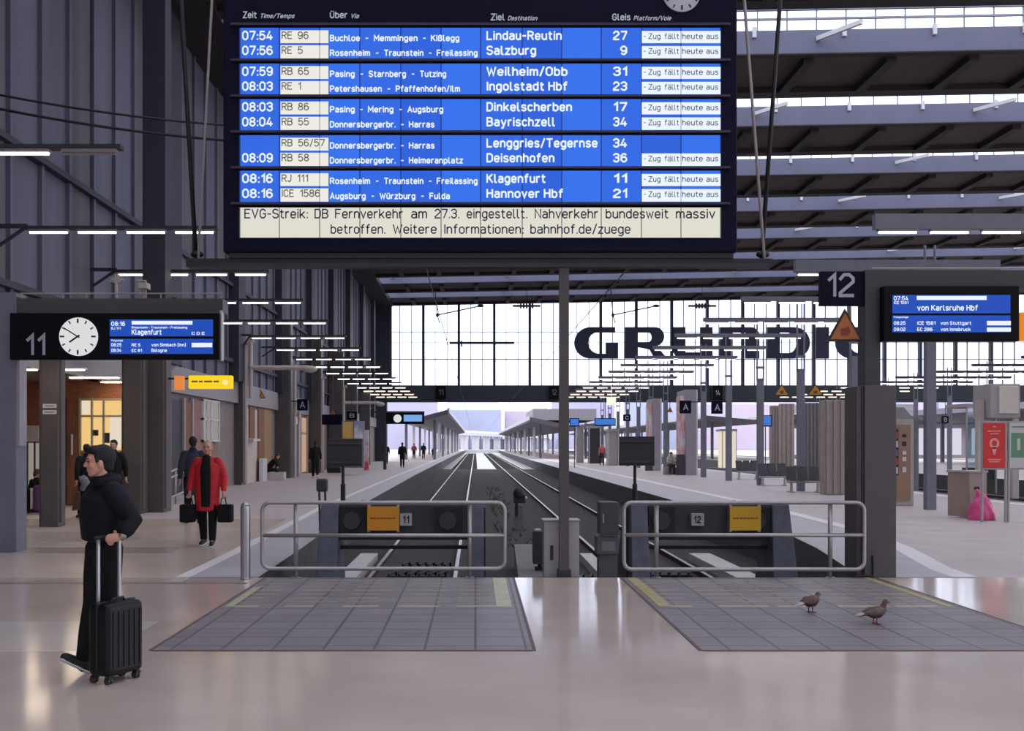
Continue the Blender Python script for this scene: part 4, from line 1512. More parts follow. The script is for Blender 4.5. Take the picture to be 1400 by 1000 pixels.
wire('cable', sag(P(-30, 124, 20), P(320, 172, 20), 0.08), 0.022, 'upper of two thin cables crossing in front of the left wall', grp='cables on the left')
wire('cable', sag(P(-30, 143, 20), P(320, 193, 20), 0.08), 0.026, 'lower of two thin cables crossing in front of the left wall', grp='cables on the left')
wire('contact_wire', [Vector((-1.1, 15.5, 5.6)), Vector((-1.1, 109, 5.9)), Vector((-1.1, 330, 5.5))], 0.012, 'thin overhead wire above the left track')
wire('contact_wire', [Vector((3.4, 15.5, 5.6)), Vector((3.4, 109, 5.9)), Vector((3.4, 330, 5.5))], 0.012, 'thin overhead wire above the right track')
for px, lab in ((0, 'left'), (240, 'right')):
    d = 100.0
    t = empty('wire_support', (X(600 + px, d), d, Z(431, d)), 'thin slanting overhead wire support against the glazing %s the mast' % ('left of' if px == 0 else 'right of'), 'wire support', 'overhead wire supports')
    q = MB()
    q.tube([P(598 + px, 431, d), P(659 + px, 418, d)], 0.06, 6)
    q.build('strut', M_dark, t)
    q = MB()
    q.tube([Vector((X(595 + px, d), d, zr(X(595 + px, d)) - 0.02)), P(596 + px, 408, d), P(598 + px, 431, d), P(601 + px, 442, d)], 0.05, 6)
    q.build('hanger', M_dark, t)
    q = MB()
    q.ell(P(657 + px, 418.4, d), (0.3, 0.12, 0.14))
    q.ell(P(598 + px, 431, d), (0.14, 0.12, 0.2))
    q.build('insulator', M_dark, t)
    t = empty('wire_insulator', (X(720 + px, d), d, Z(418, d)), 'dark ribbed insulator bar hanging against the glazing %s the mast' % ('left of' if px == 0 else 'right of'), 'insulator', 'insulator bars')
    q = MB()
    q.tube([P(701 + px, 418.5, d), P(739 + px, 418.5, d)], 0.10, 8)
    q.build('rod', M_dark, t)
    q = MB()
    for k in range(5):
        q.cyl(P(712 + px + 4 * k, 418.5, d) + Vector((-0.08, 0, 0)), P(712 + px + 4 * k, 418.5, d) + Vector((0.08, 0, 0)), 0.24, seg=10)
    q.tube([P(720 + px, 418, d), Vector((X(720 + px, d), d, zr(X(720 + px, d)) - 0.02))], 0.03, 6)
    q.build('rib_disc', M_dark, t)

# ------------------------------------------------------------------ beyond the hall
M_canopy = pm('canopy_grey', (92, 90, 98), rough=0.6, var=0.06)
M_cantop = pm('canopy_top', (188, 186, 196), rough=0.6, var=0.05)


def canopy(name, x0, x1, y0, y1, zl, zr_, label, cols, ncol, th=0.5):
    t = empty(name, ((x0 + x1) / 2, y0, 0), label, 'platform canopy')
    a = MB()
    xm = (x0 + x1) / 2
    for (xa, za, xb, zb) in ((x0, zl, xm, min(zl, zr_) - 0.5), (xm, min(zl, zr_) - 0.5, x1, zr_)):
        a.hexa([(xa, y0, za), (xb, y0, zb), (xb, y1, zb), (xa, y1, za)], [(xa, y0, za + th), (xb, y0, zb + th), (xb, y1, zb + th), (xa, y1, za + th)])
    a.build('roof', M_canopy, t)
    a = MB()
    a.box(x1 - 0.05, x1 + 0.12, y0, y1, zr_ + th * 0.3, zr_ + th + 0.15)
    a.box(x0 - 0.12, x0 + 0.05, y0, y1, zl + th * 0.3, zl + th + 0.15)
    a.build('roof_edge', M_cantop, t)
    for k in range(ncol):
        y = y0 + (y1 - y0) * (k + 0.5) / ncol
        for x in cols:
            a = MB()
            a.box(x - 0.15, x + 0.15, y - 0.15, y + 0.15, 0, zl)
            a.build('column', M_white if k % 2 else M_grey, t)
    return t


canopy('platform_canopy', -9.5, -2.9, 116, 300, 4.5, 4.9, 'dark butterfly canopy beyond the hall over the left platform', (-7.8, -4.6), 12)
canopy('platform_canopy', 6.4, 16.0, 128, 300, 4.4, 3.9, 'grey canopy beyond the hall over the platform right of the mast', (8.0, 13.6), 12)
canopy('platform_canopy', 25.0, 36.0, 120, 300, 4.4, 4.6, 'long grey canopy beyond the hall at the far right platform', (27.5, 33), 12)
m = MB()
m.box(7.6, 16, 145, 165, 4.9, 6.4)
tag(m.build('canopy_plant_box', pm('plant_box', (140, 136, 142), rough=0.7)), 'grey box-shaped housing standing on the canopy right of the mast', 'housing')
m = MB()
m.box(44.5, 60, 150, 160, 4.9, 7.2)
m.box(45, 46, 150, 152, 0, 5); m.box(58, 59, 150, 152, 0, 5)
tag(m.build('far_overpass', pm('plant_box', (140, 136, 142))), 'flat grey structure on supports far beyond the right platforms', 'structure')

for k_, (x0_, x1_, y0_, lab_) in enumerate(((42.0, 52.0, 62.0, 'grey platform roof with posts inside the hall behind the far right platform'), (58.0, 70.0, 74.0, 'furthest grey platform roof with posts at the right edge'))):
    canopy('platform_canopy', x0_, x1_, y0_, 108, 4.3, 4.3, lab_, (x0_ + 2, x1_ - 2), 5)
    m = MB()
    m.box(x0_ - 2, x1_ + 2, 30, 300, BZ, 0)
    S(m.build('platform_outer_floor', M_asph))
ax = empty('annex_building', (60, 135, BZ), 'low pale building with dark roof and lit windows beyond the right platforms', 'building')
m = MB(); m.box(38, 110, 136, 142, BZ, 4.2); m.build('wall', pm('annex_wall', (150, 148, 160), rough=0.7), ax)
m = MB(); m.box(37, 111, 134, 143, 4.2, 5.1); m.build('roof', M_dark, ax)
for k in range(16):
    m = MB(); m.box(39.5 + k * 4.4, 42.6 + k * 4.4, 135.9, 136.0, 0.4, 3.7); m.build('window', em('annex_window', (214, 214, 230), 0.9), ax)

# the distant canopy that follows the curve of the tracks, with white columns
fc = empty('curved_canopy', (5, 318, 0), 'distant pale canopy with white columns where the tracks curve away', 'platform canopy')
a = MB()
n = 16
vs, fs = [], []
for i in range(n + 1):
    x = -10 + 34 * i / n
    y = 330 + 30 * math.sin(PI * i / n * 0.9)
    z = 4.2 + 0.5 * math.cos(PI * i / n)
    vs += [(x, y, z), (x, y + 9, z + 0.5), (x, y, z + 1.0), (x, y + 9, z + 1.6)]
for i in range(n):
    k = 4 * i
    fs += [(k, k + 4, k + 6, k + 2), (k + 2, k + 6, k + 7, k + 3), (k, k + 1, k + 5, k + 4), (k + 1, k + 3, k + 7, k + 5)]
a.add(vs, fs)
a.build('roof', M_cantop, fc)
for i in range(28):
    x = -9 + 32 * i / 27
    y = 332 + 30 * math.sin(PI * (x + 10) / 34 * 0.9)
    a = MB()
    w = 0.2 + 0.25 * ((i * 7) % 3)
    a.box(x - w, x + w, y, y + 0.5, -0.7, 4.6)
    a.build('column', M_white if i % 3 else M_grey, fc)
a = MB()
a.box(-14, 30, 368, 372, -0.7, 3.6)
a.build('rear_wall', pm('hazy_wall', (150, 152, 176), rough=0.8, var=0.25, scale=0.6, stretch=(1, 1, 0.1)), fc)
m = MB()
m.box(-30, 60, 329, 366, -0.9, 0.05)
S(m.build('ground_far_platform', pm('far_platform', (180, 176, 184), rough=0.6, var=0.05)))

# town blocks behind; haze and lilac sky tone put into their colour
rnd = random.Random(3)
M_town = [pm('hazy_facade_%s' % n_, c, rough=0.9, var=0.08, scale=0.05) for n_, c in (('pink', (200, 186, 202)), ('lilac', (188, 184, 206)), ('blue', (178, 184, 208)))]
x = -190.0
k = 0
names = ['pinkish', 'lilac', 'pale blue']
while x < 300:
    w = rnd.uniform(20, 42)
    h = rnd.uniform(22, 31)
    d = rnd.uniform(560, 700)
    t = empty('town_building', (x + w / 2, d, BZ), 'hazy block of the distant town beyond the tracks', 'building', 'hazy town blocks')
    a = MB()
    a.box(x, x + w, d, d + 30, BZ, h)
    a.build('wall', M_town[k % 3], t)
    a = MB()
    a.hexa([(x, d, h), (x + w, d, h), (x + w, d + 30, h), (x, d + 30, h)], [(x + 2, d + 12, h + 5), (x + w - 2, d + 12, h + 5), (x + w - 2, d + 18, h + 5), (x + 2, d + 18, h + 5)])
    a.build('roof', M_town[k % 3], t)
    x += w + rnd.uniform(0, 5)
    k += 1
# ------------------------------------------------------------------ bollard and railings
FD = 13.94
q = MB()
xb = X(335.5, 13.85)
q.tube([(xb, 13.85, 0), (xb, 13.85, 0.9), (xb, 13.85, 0.925)], [0.062, 0.062, 0.058], 20)
bo = tag(q.build('bollard', M_steel, smooth=False, bevel=0.004), 'brushed steel bollard left of the left railing', 'bollard')
q = MB()
q.tube([(xb, 13.85, 0.925), (xb, 13.85, 0.95), (xb, 13.85, 0.975)], [0.058, 0.05, 0.012], 20)
q.build('domed_cap', M_steel, bo, smooth=True)
M_railing = pm('galvanised_tube', (172, 166, 164), rough=0.4, metal=0.6, var=0.06, scale=10)


def railing(x0, x1, top, bot, mid, posts, label):
    t = empty('railing', (X((x0 + x1) / 2, FD), FD, 0), label, 'railing')
    r = 0.026
    m = MB()
    xa, xb_ = X(x0, FD), X(x1, FD)
    za, zb = Z(bot, FD), Z(top, FD)
    c = 0.10
    pts = []
    for cx, cz, a0 in ((xb_ - c, zb - c, 90), (xb_ - c, za + c, 0), (xa + c, za + c, -90), (xa + c, zb - c, -180)):
        for k in range(5):
            an = math.radians(a0 - 90 * k / 4)
            pts.append((cx + c * math.cos(an), FD, cz + c * math.sin(an)))
    m.tube(pts, r, 10, closed=True)
    m.build('frame', M_railing, t, smooth=True)
    m = MB()
    m.tube([(xa, FD, Z(mid, FD)), (xb_, FD, Z(mid, FD))], r, 10)
    m.build('mid_rail', M_railing, t, smooth=True)
    for px in posts:
        m = MB()
        m.tube([(X(px, FD), FD + 0.03, -0.01), (X(px, FD), FD + 0.03, zb)], r * 1.1, 10)
        p_ = m.build('post', M_railing, t, smooth=True)
        m = MB()
        m.cyl((X(px, FD), FD + 0.03, 0.0), (X(px, FD), FD + 0.03, 0.012), 0.06, seg=14)
        m.build('base_plate', M_railing, p_)
    return t


railing(358.5, 690, 687.5, 778, 732.5, (404, 642), 'left tubular railing with rounded corners before buffer stop 11')
railing(853, 1181.5, 687.5, 779, 732, (898, 1136), 'right tubular railing with rounded corners before buffer stop 12')

# ------------------------------------------------------------------ buffer stops
M_buf = pm('buffer_grey_blue', (98, 98, 112), rough=0.6, var=0.18, scale=7)
M_bufd = pm('buffer_dark', (58, 56, 60), rough=0.6, var=0.12)
M_bufk = pm('buffer_black', (26, 25, 27), rough=0.6, var=0.1)
M_plate = pm('plate_orange', (226, 150, 24), rough=0.45, var=0.05)
M_plate2 = pm('plate_yellow', (222, 170, 26), rough=0.45, var=0.05)


def buffer_stop(pl, pr, num, numpx, platepx, pm_, sign, label, bpx):
    """pl / pr: pixel ranges (top x0,x1, bottom x0,x1) of the uprights at the near face"""
    d = 15.2
    t = empty('buffer_stop', (X((pl[0] + pr[1]) / 2, d), d, BZ), label, 'buffer stop')
    for (a, b, c, e_, lean) in (pl, pr):
        m = MB()
        zt, zb = Z(690, d), BZ
        yb = 1.1
        m.hexa([(X(c, d), d - 0.25, zb), (X(e_, d), d - 0.25, zb), (X(e_, d), d + yb, zb), (X(c, d), d + yb, zb)],
               [(X(a, d), d, zt), (X(b, d), d, zt), (X(b, d), d + 0.35, zt), (X(a, d), d + 0.35, zt)])
        m.build('upright', M_buf, t, bevel=0.015)
        m = MB()
        xo = X(a, d) if lean < 0 else X(b, d)
        m.hexa([(xo - 0.03, d + 0.2, zb), (xo + 0.03, d + 0.2, zb), (xo + 0.03, d + 1.9, zb), (xo - 0.03, d + 1.9, zb)],
               [(xo - 0.03, d + 0.2, zt - 0.05), (xo + 0.03, d + 0.2, zt - 0.05), (xo + 0.03, d + 0.4, zt - 0.05), (xo - 0.03, d + 0.4, zt - 0.05)])
        m.build('brace', M_bufd, t)
    xl, xr = X(pl[1] - 3, d), X(pr[0] + 3, d)
    m = MB()
    m.box(xl, xr, d + 0.08, d + 0.5, Z(735, d), Z(691, d))
    m.build('cross_beam', M_bufd, t, bevel=0.01)
    m = MB()
    m.box(xl, xr, d + 0.2, d + 0.35, Z(753, d), Z(748.5, d))
    m.box(xl, xr, d + 0.04, d + 0.1, Z(739, d), Z(735, d))
    m.build('tie_bar', M_bufk, t)
    for cx in bpx:
        m = MB()
        m.box(X(cx - 18, d), X(cx + 18, d), d + 0.02, d + 0.2, Z(732, d), Z(694, d), 1)
        hs = m.build('buffer_housing', [M_bufk, M_bufk], t)
        m = MB()
        m.cyl((X(cx - 1, d), d + 0.03, Z(712.5, d)), (X(cx - 1, d), d - 0.03, Z(712.5, d)), 13.5 * d / F, 12.5 * d / F, seg=8)
        m.build('buffer_dish', M_bufd, hs)
        m = MB()
        m.cyl((X(cx, d), d + 0.5, Z(712.5, d)), (X(cx, d), d + 1.3, Z(712.5, d)), 0.12, seg=16)
        m.cyl((X(cx, d), d + 1.3, Z(712.5, d)), (X(cx, d), d + 1.36, Z(712.5, d)), 0.22, seg=16)
        m.build('buffer', M_bufk, t)
    # bright plate with its fine line of lettering
    m = MB()
    m.box(X(platepx[0], d), X(platepx[1], d), d - 0.09, d - 0.06, Z(725, d), Z(692.5, d), 0)
    xx = platepx[0] + 4
    rr = random.Random(5)
    while xx < platepx[1] - 5:
        w = rr.uniform(1.5, 4.5)
        m.box(X(xx, d), X(min(xx + w, platepx[1] - 4), d), d - 0.094, d - 0.09, Z(709.4, d), Z(707.4, d), 1)
        xx += w + 0.9
    pl_ = m.build('warning_plate', [pm_, pm('plate_red', (170, 60, 22), rough=0.5)], t)
    for px in (platepx[0] + 1.5, platepx[1] - 1.5):
        m = MB()
        m.box(X(px - 1.6, d), X(px + 1.6, d), d - 0.06, d + 0.08, Z(727.5, d), Z(690, d))
        m.build('plate_bracket', M_railing, pl_)
    m = MB()
    m.box(X(numpx[0], d), X(numpx[1], d), d - 0.03, d + 0.08, Z(719, d), Z(702.5, d), 0)
    m.text(num, numpx[0] + 3.5, 716, 10.5, d - 0.034, px1=numpx[1] - 3.5, bold=0.03, m=1)
    m.build('number_plate', [pm('number_plate', (176, 172, 172), rough=0.5, var=0.05), M_hand], t)
    # signal board on a pole, seen from behind
    cx, x0, x1, y0, y1 = sign
    ds = d + 0.3
    m = MB()
    m.tube([P(cx, 692, ds), P(cx, y0 + 4, ds)], 0.022, 8)
    m.tube([P(cx, 692, ds), P(cx, 662, ds)], 0.035, 8)
    m.build('pole', M_bufk, t)
    m = MB()
    m.pbox(x0, x1, y0, y1, ds - 0.06, 0.05)
    sb = m.build('signal_board', pm('board_back', (48, 45, 47), rough=0.6, var=0.08), t, bevel=0.006)
    m = MB()
    for py in (y0 + 5, y1 - 7):
        m.pbox(x0 + 1.5, x1 - 1.5, py, py + 3, ds - 0.09, 0.03)
    m.build('stiffener', pm('stiffener', (62, 58, 60), rough=0.6), sb)
    return t


buffer_stop((439, 463, 430, 462, -1), (643, 661, 640, 662, 1), '11', (547, 563), (503, 546), M_plate, (469, 447, 495, 600, 638), 'grey buffer stop of track 11 with orange plate and dark board on a pole', (482, 613))
buffer_stop((862, 885, 862, 888, -1), (1056, 1079, 1052, 1092, 1), '12', (945, 962), (996, 1038), M_plate2, (868, 847, 895, 597, 637), 'grey buffer stop of track 12 with yellow plate and dark board on a pole', (905, 1035))

# pit furniture by the buffers
M_duct = pm('duct_cover', (186, 180, 176), rough=0.6, var=0.06)
for x0_, x1_, lab in ((-2.44, -2.08, 'pale concrete cable duct lid beside the left rail behind the left railing'), (4.55, 5.0, 'pale concrete cable duct lid behind the right railing'), (2.22, 2.48, 'pale duct lid between the mast and the right railing')):
    q = MB()
    q.box(x0_, x1_, 18.6, 23.4, BZ, TZ + 0.03)
    tag(q.build('cable_duct', M_duct), lab, 'cable duct')
for k, (x, y, s) in enumerate(((-1.1, 19.6, 1), (-1.0, 21.2, 0.9), (3.4, 19.8, 1.0), (1.75, 19.2, 0.9))):
    q = MB()
    for j in range(6):
        xx = x - 0.45 * s + 0.18 * j * s
        q.tube([(xx, y, TZ - 0.1), (xx, y + 0.02, TZ + 0.02), (xx + 0.1, y + 0.45, TZ + 0.03), (xx + 0.1, y + 0.5, TZ - 0.1)], 0.022, 6)
    q.box(x - 0.5 * s, x + 0.55 * s, y + 0.12, y + 0.2, TZ - 0.1, TZ - 0.02)
    tag(q.build('track_gear', M_bufk), ['dark pipework between the rails of track 11, nearer the edge', 'dark pipework between the rails of track 11, further back', 'dark pipework between the rails of track 12', 'dark pipework in the gap right of the grey cabinet'][k], 'pipework', 'pipework in the track pits')

# ------------------------------------------------------------------ cabinets around the mast
cd = 14.28
cb = empty('cabinet', (X(767, cd), cd, -0.03), 'pale grey electrical cabinet right behind the slim mast', 'cabinet')
m = MB()
m.box(X(743.5, cd), X(792, cd), cd, cd + 0.32, -0.035, Z(713, cd))
m.build('body', M_lgrey, cb, bevel=0.012)
m = MB()
m.box(X(742, cd), X(793.5, cd), cd - 0.015, cd + 0.34, Z(713, cd), Z(711, cd))
m.build('lid', M_lgrey, cb, bevel=0.006)
m = MB()
m.box(X(752, cd), X(756.5, cd), cd - 0.015, cd, Z(766, cd), Z(746, cd))
m.build('handle', M_black, cb)
cd2 = 15.4
q = MB()
q.pbox(729, 744, 727, 772, cd2, 0.25)
bx = tag(q.build('control_box', M_bufd, bevel=0.01), 'small dark control box on a leg left of the pale cabinet', 'control box')
q = MB()
q.tube([P(738, 772, cd2 + 0.1), Vector((X(738, cd2), cd2 + 0.1, -0.06))], 0.03, 8)
q.box(X(732, cd2), X(744, cd2), cd2 + 0.05, cd2 + 0.2, -0.07, -0.03)
q.build('leg', M_bufk, bx)
q = MB()
q.ell(P(735, 725, cd2 + 0.1), (0.05, 0.04, 0.025))
q.build('lamp', M_white, bx, smooth=True)
d3 = 15.0
bx = empty('relay_cabinet', (X(833, d3), d3, BZ), 'dark grey trackside cabinet on a plinth left of buffer stop 12', 'cabinet')
m = MB()
m.box(X(820, d3), X(846, d3), d3, d3 + 0.35, Z(732, d3), Z(687, d3))
m.build('body', pm('cabinet_slate', (70, 68, 74), rough=0.5, var=0.06), bx, bevel=0.012)
m = MB()
m.box(X(817, d3), X(846, d3), d3 + 0.02, d3 + 0.4, Z(758, d3), Z(735, d3))
m.box(X(820, d3), X(845, d3), d3 + 0.05, d3 + 0.35, BZ, Z(758, d3))
m.build('plinth', pm('plinth_grey', (92, 90, 94), rough=0.6), bx)
m = MB()
m.box(X(823, d3), X(841, d3), d3 + 0.015, d3 + 0.02, Z(754, d3), Z(741, d3))
m.build('name_plate', pm('faint_plate', (124, 122, 126), rough=0.5), bx)
m = MB()
m.box(X(824.2, d3), X(825.2, d3), d3 - 0.012, d3, Z(715, d3), Z(703, d3))
m.build('handle', M_white, bx)

# low lineside signal between the tracks, weeds, trackside box with two legs
sd = 32.0
sgn = empty('ground_signal', (X(709, sd), sd, BZ), 'small dark lineside signal on a grey post between the two tracks', 'signal')
m = MB()
m.box(X(703.5, sd), X(715.5, sd), sd, sd + 0.2, BZ, Z(692, sd))
m.build('post', M_conc, sgn)
m = MB()
m.ell(P(709, 676, sd), (0.16, 0.14, 0.2))
m.box(X(702, sd), X(718, sd), sd - 0.1, sd + 0.1, Z(688, sd), Z(677, sd))
m.box(X(704, sd), X(708, sd), sd - 0.1, sd + 0.1, Z(706, sd), Z(688, sd))
m.build('signal_head', M_bufk, sgn)
m = MB()
m.ell(P(718.5, 681, sd - 0.05), (0.05, 0.05, 0.05))
m.build('lamp', M_white, sgn, smooth=True)
rnd = random.Random(9)
q = MB()
for _ in range(110):
    y = rnd.uniform(25, 62)
    x = 1.0 + rnd.uniform(-0.45, 0.45)
    for k in range(4):
        an = rnd.uniform(0, 2 * PI)
        h = rnd.uniform(0.06, 0.2)
        dx, dy = math.cos(an) * h * 0.6, math.sin(an) * h * 0.6
        q.add([(x, y, BZ), (x + 0.03, y, BZ), (x + dx, y + dy, BZ + h)], [(0, 1, 2)])
tag(q.build('weeds', pm('weed_green', (86, 92, 62), rough=0.8, var=0.25, scale=10)), 'sparse weeds growing in the ballast between the tracks', 'weeds', kind='stuff')
rd = 21.5
bx = empty('trackside_box', (X(439, rd), rd, 0), 'small dark rounded box on two legs at the left platform edge', 'box')
m = MB()
m.pbox(432, 447, 655, 673, rd, 0.2)
m.build('body', M_bufd, bx, bevel=0.04, seg=3)
for px in (436.5, 444.5):
    m = MB()
    m.tube([P(px, 672, rd + 0.1), Vector((X(px, rd), rd + 0.1, 0))], 0.022, 8)
    m.build('leg', M_bufd, bx)

# ------------------------------------------------------------------ right platform furniture
def ribbed_wall(px0, px1, py0, base, depth, label, col):
    d = DB(base)
    x0, x1 = X(px0, d), X(px1, d)
    m = MB()
    m.box(x0, x1, d, d + depth, 0, Z(py0, d))
    n = max(3, int((x1 - x0) / 0.18))
    for k in range(n):
        xx = x0 + (x1 - x0) * (k + 0.25) / n
        m.box(xx, xx + (x1 - x0) / n * 0.5, d - 0.05, d, 0.02, Z(py0, d) - 0.02)
    return tag(m.build('ribbed_cladding', col, bevel=0.01), label, 'cladding', 'ribbed metal clad units on the right platform')


M_ribm = pm('ribbed_metal', (156, 142, 134), rough=0.45, var=0.06)
ribbed_wall(1127, 1156, 547, 677, 0.5, 'tall ribbed beige metal unit beside the nearest dark bench', M_ribm)
ribbed_wall(1101, 1121, 551, 655, 0.4, 'narrow ribbed grey unit standing behind the nearest dark bench', pm('ribbed_metal_grey', (122, 116, 116), rough=0.45, var=0.06))
ribbed_wall(1068, 1086, 552, 652, 0.5, 'pale ribbed metal unit standing before a slim post', pm('ribbed_metal_pale', (172, 158, 150), rough=0.45))
ribbed_wall(1055, 1067, 555, 646, 0.5, 'ribbed beige unit furthest back of the clad units', M_ribm)


def bench(px, base, label, w=1.5, col=None):
    d = DB(base)
    x = X(px, d)
    t = empty('bench', (x, d, 0), label, 'bench', 'dark benches on the right platform')
    col = col or pm('bench_slate', (62, 62, 66), rough=0.5, var=0.08)
    n = 3
    for k in range(n):
        xa = x - w / 2 + w * k / n
        m = MB()
        m.hexa([(xa + 0.03, d, 0.42), (xa + w / n - 0.03, d, 0.42), (xa + w / n - 0.03, d + 0.45, 0.40), (xa + 0.03, d + 0.45, 0.40)], [(xa + 0.03, d, 0.47), (xa + w / n - 0.03, d, 0.47), (xa + w / n - 0.03, d + 0.45, 0.45), (xa + 0.03, d + 0.45, 0.45)])
        m.build('seat', col, t, bevel=0.01)
        m = MB()
        m.hexa([(xa + 0.03, d + 0.42, 0.45), (xa + w / n - 0.03, d + 0.42, 0.45), (xa + w / n - 0.03, d + 0.47, 0.45), (xa + 0.03, d + 0.47, 0.45)], [(xa + 0.03, d + 0.56, 0.92), (xa + w / n - 0.03, d + 0.56, 0.92), (xa + w / n - 0.03, d + 0.61, 0.92), (xa + 0.03, d + 0.61, 0.92)])
        m.build('backrest', col, t, bevel=0.01)
    m = MB()
    m.box(x - w / 2, x + w / 2, d + 0.2, d + 0.3, 0.33, 0.40)
    m.build('beam', M_steel, t)
    for s in (-0.38, 0.38):
        m = MB()
        m.box(x + s * w - 0.04, x + s * w + 0.04, d + 0.2, d + 0.3, 0, 0.34)
        m.box(x + s * w - 0.05, x + s * w + 0.05, d + 0.02, d + 0.5, 0, 0.04)
        m.build('leg', M_steel, t)
    return t


bench(1103, 674, 'nearest dark bench on the right platform beside the ribbed beige unit', 1.25)
bench(1060, 665, 'second dark bench on the right platform behind the nearest one', 1.2)
bench(1024, 656, 'third small dark bench on the right platform near two slim posts', 1.1)
# vending machine
vd = DB(692)
vm = empty('vending_machine', (X(1236, vd), vd, 0), 'brown and silver vending machine with peaked top right of the gantry', 'vending machine')
m = MB()
m.box(X(1205, vd), X(1249.5, vd), vd, vd + 0.8, 0, Z(573, vd))
m.build('body', pm('vending_frame', (168, 158, 150), rough=0.4, var=0.05), vm, bevel=0.02)
m = MB()
m.hexa([(X(1205, vd), vd, Z(573, vd)), (X(1249.5, vd), vd, Z(573, vd)), (X(1249.5, vd), vd + 0.8, Z(573, vd)), (X(1205, vd), vd + 0.8, Z(573, vd))],
       [(X(1213, vd), vd + 0.1, Z(557, vd)), (X(1238, vd), vd + 0.1, Z(557, vd)), (X(1238, vd), vd + 0.7, Z(557, vd)), (X(1213, vd), vd + 0.7, Z(557, vd))])
m.build('roof', pm('vending_roof', (124, 118, 118), rough=0.5), vm)
m = MB()
m.pbox(1226, 1245, 581, 685, vd - 0.03, 0.04)
dr_ = m.build('front_panel', pm('vending_brown', (148, 116, 92), rough=0.35, var=0.08), vm)
m = MB()
for y0, y1, c in ((594, 598, 1), (604, 610, 1), (617, 622, 0), (625, 631, 0), (639, 646, 0)):
    m.pbox(1234, 1239, y0, y1, vd - 0.05, 0.02, c)
m.build('button', [M_white, M_black], dr_)
m = MB()
m.pbox(1207, 1228.5, 587, 650, vd - 0.035, 0.04)
m.build('window', pm('vending_window', (36, 32, 40), rough=0.2), vm)
m = MB()
rr = random.Random(4)
for r in range(5):
    for c in range(3):
        m.pbox(1224 - c * 6, 1228 - c * 6, 591 + r * 12, 600 + r * 12, vd - 0.04, 0.006, (r + c) % 3)
m.build('goods', [pm('goods_red', (160, 60, 60), rough=0.5), pm('goods_white', (190, 190, 190), rough=0.5), pm('goods_violet', (110, 80, 140), rough=0.5)], vm)
# neighbouring grey case behind
q = MB()
q.pbox(1251, 1256, 572, 672, 36.0, 0.5)
tag(q.build('advert_pillar', M_grey), 'narrow grey upright panel just behind the vending machine', 'panel')

# waste bin and pink bag
wd_ = DB(709)
wb = empty('waste_bin', (X(1328, wd_), wd_, 0), 'tall beige metal waste bin beside the pink bag', 'bin')
x0, x1 = X(1308, wd_), X(1348, wd_)
m = MB()
m.hexa([(x0 + 0.27, wd_ - 0.05, 0.03), (x1, wd_ - 0.05, 0.03), (x1, wd_ + 0.5, 0.03), (x0, wd_ + 0.5, 0.03)], [(x0 + 0.27, wd_ - 0.05, 1.05), (x1, wd_ - 0.05, 1.05), (x1, wd_ + 0.5, 1.05), (x0, wd_ + 0.5, 1.05)])
m.build('body', pm('bin_metal', (166, 150, 138), rough=0.42, metal=0.2, var=0.06), wb, bevel=0.015)
m = MB()
m.hexa([(x0 + 0.25, wd_ - 0.07, 1.05), (x1 + 0.02, wd_ - 0.07, 1.05), (x1 + 0.02, wd_ + 0.52, 1.05), (x0 - 0.02, wd_ + 0.52, 1.05)], [(x0 + 0.25, wd_ - 0.07, 1.10), (x1 + 0.02, wd_ - 0.07, 1.10), (x1 + 0.02, wd_ + 0.52, 1.10), (x0 - 0.02, wd_ + 0.52, 1.10)])
m.build('lid', M_beige, wb)
m = MB()
m.pbox(1332, 1339, 666, 670, wd_ - 0.06, 0.02)
m.build('slot', M_black, wb)
pd = DB(711.5)
pb = empty('plastic_bag', (X(1342, pd), pd, 0), 'bulging pink plastic bag leaning on the beige bin', 'bag')


def crumple(name, c, r, mat, parent, seed, amt=0.12, flat=0.35):
    bm = bmesh.new()
    bmesh.ops.create_icosphere(bm, subdivisions=4, radius=1.0)
    rr = random.Random(seed)
    ph = [(rr.uniform(2, 9), rr.uniform(2, 9), rr.uniform(2, 9), rr.uniform(0, 6)) for _ in range(9)]
    for v in bm.verts:
        n = sum(math.sin(v.co.x * a + v.co.y * b + v.co.z * c_ + p) for a, b, c_, p in ph) / 5
        k = 1 + amt * n
        p = v.co * k
        if p.z < -flat:
            p.z = -flat - (p.z + flat) * 0.05
            p.x *= 1.08
        taper = 1 - 0.38 * max(0, p.z)
        v.co = Vector((c[0] + p.x * r[0] * taper, c[1] + p.y * r[1] * taper, c[2] + (p.z + flat) * r[2]))
    me = bpy.data.meshes.new(name)
    bm.to_mesh(me)
    bm.free()
    me.polygons.foreach_set('use_smooth', [True] * len(me.polygons))
    me.materials.append(mat)
    o = bpy.data.objects.new(name, me)
    COL.objects.link(o)
    o.parent = parent
    o.matrix_parent_inverse = Matrix.Translation(-parent.location)
    return o


M_pink = pm('pink_plastic', (214, 82, 136), rough=0.35, var=0.18, scale=6)
crumple('bag_body', (X(1342, pd), pd, 0.0), (0.30, 0.24, 0.46), M_pink, pb, 3)
m = MB()
m.limb([(X(1338, pd), pd, 0.56), (X(1336, pd), pd, 0.66)], [0.07, 0.04], 8)
m.build('knot', M_pink, pb, smooth=True)


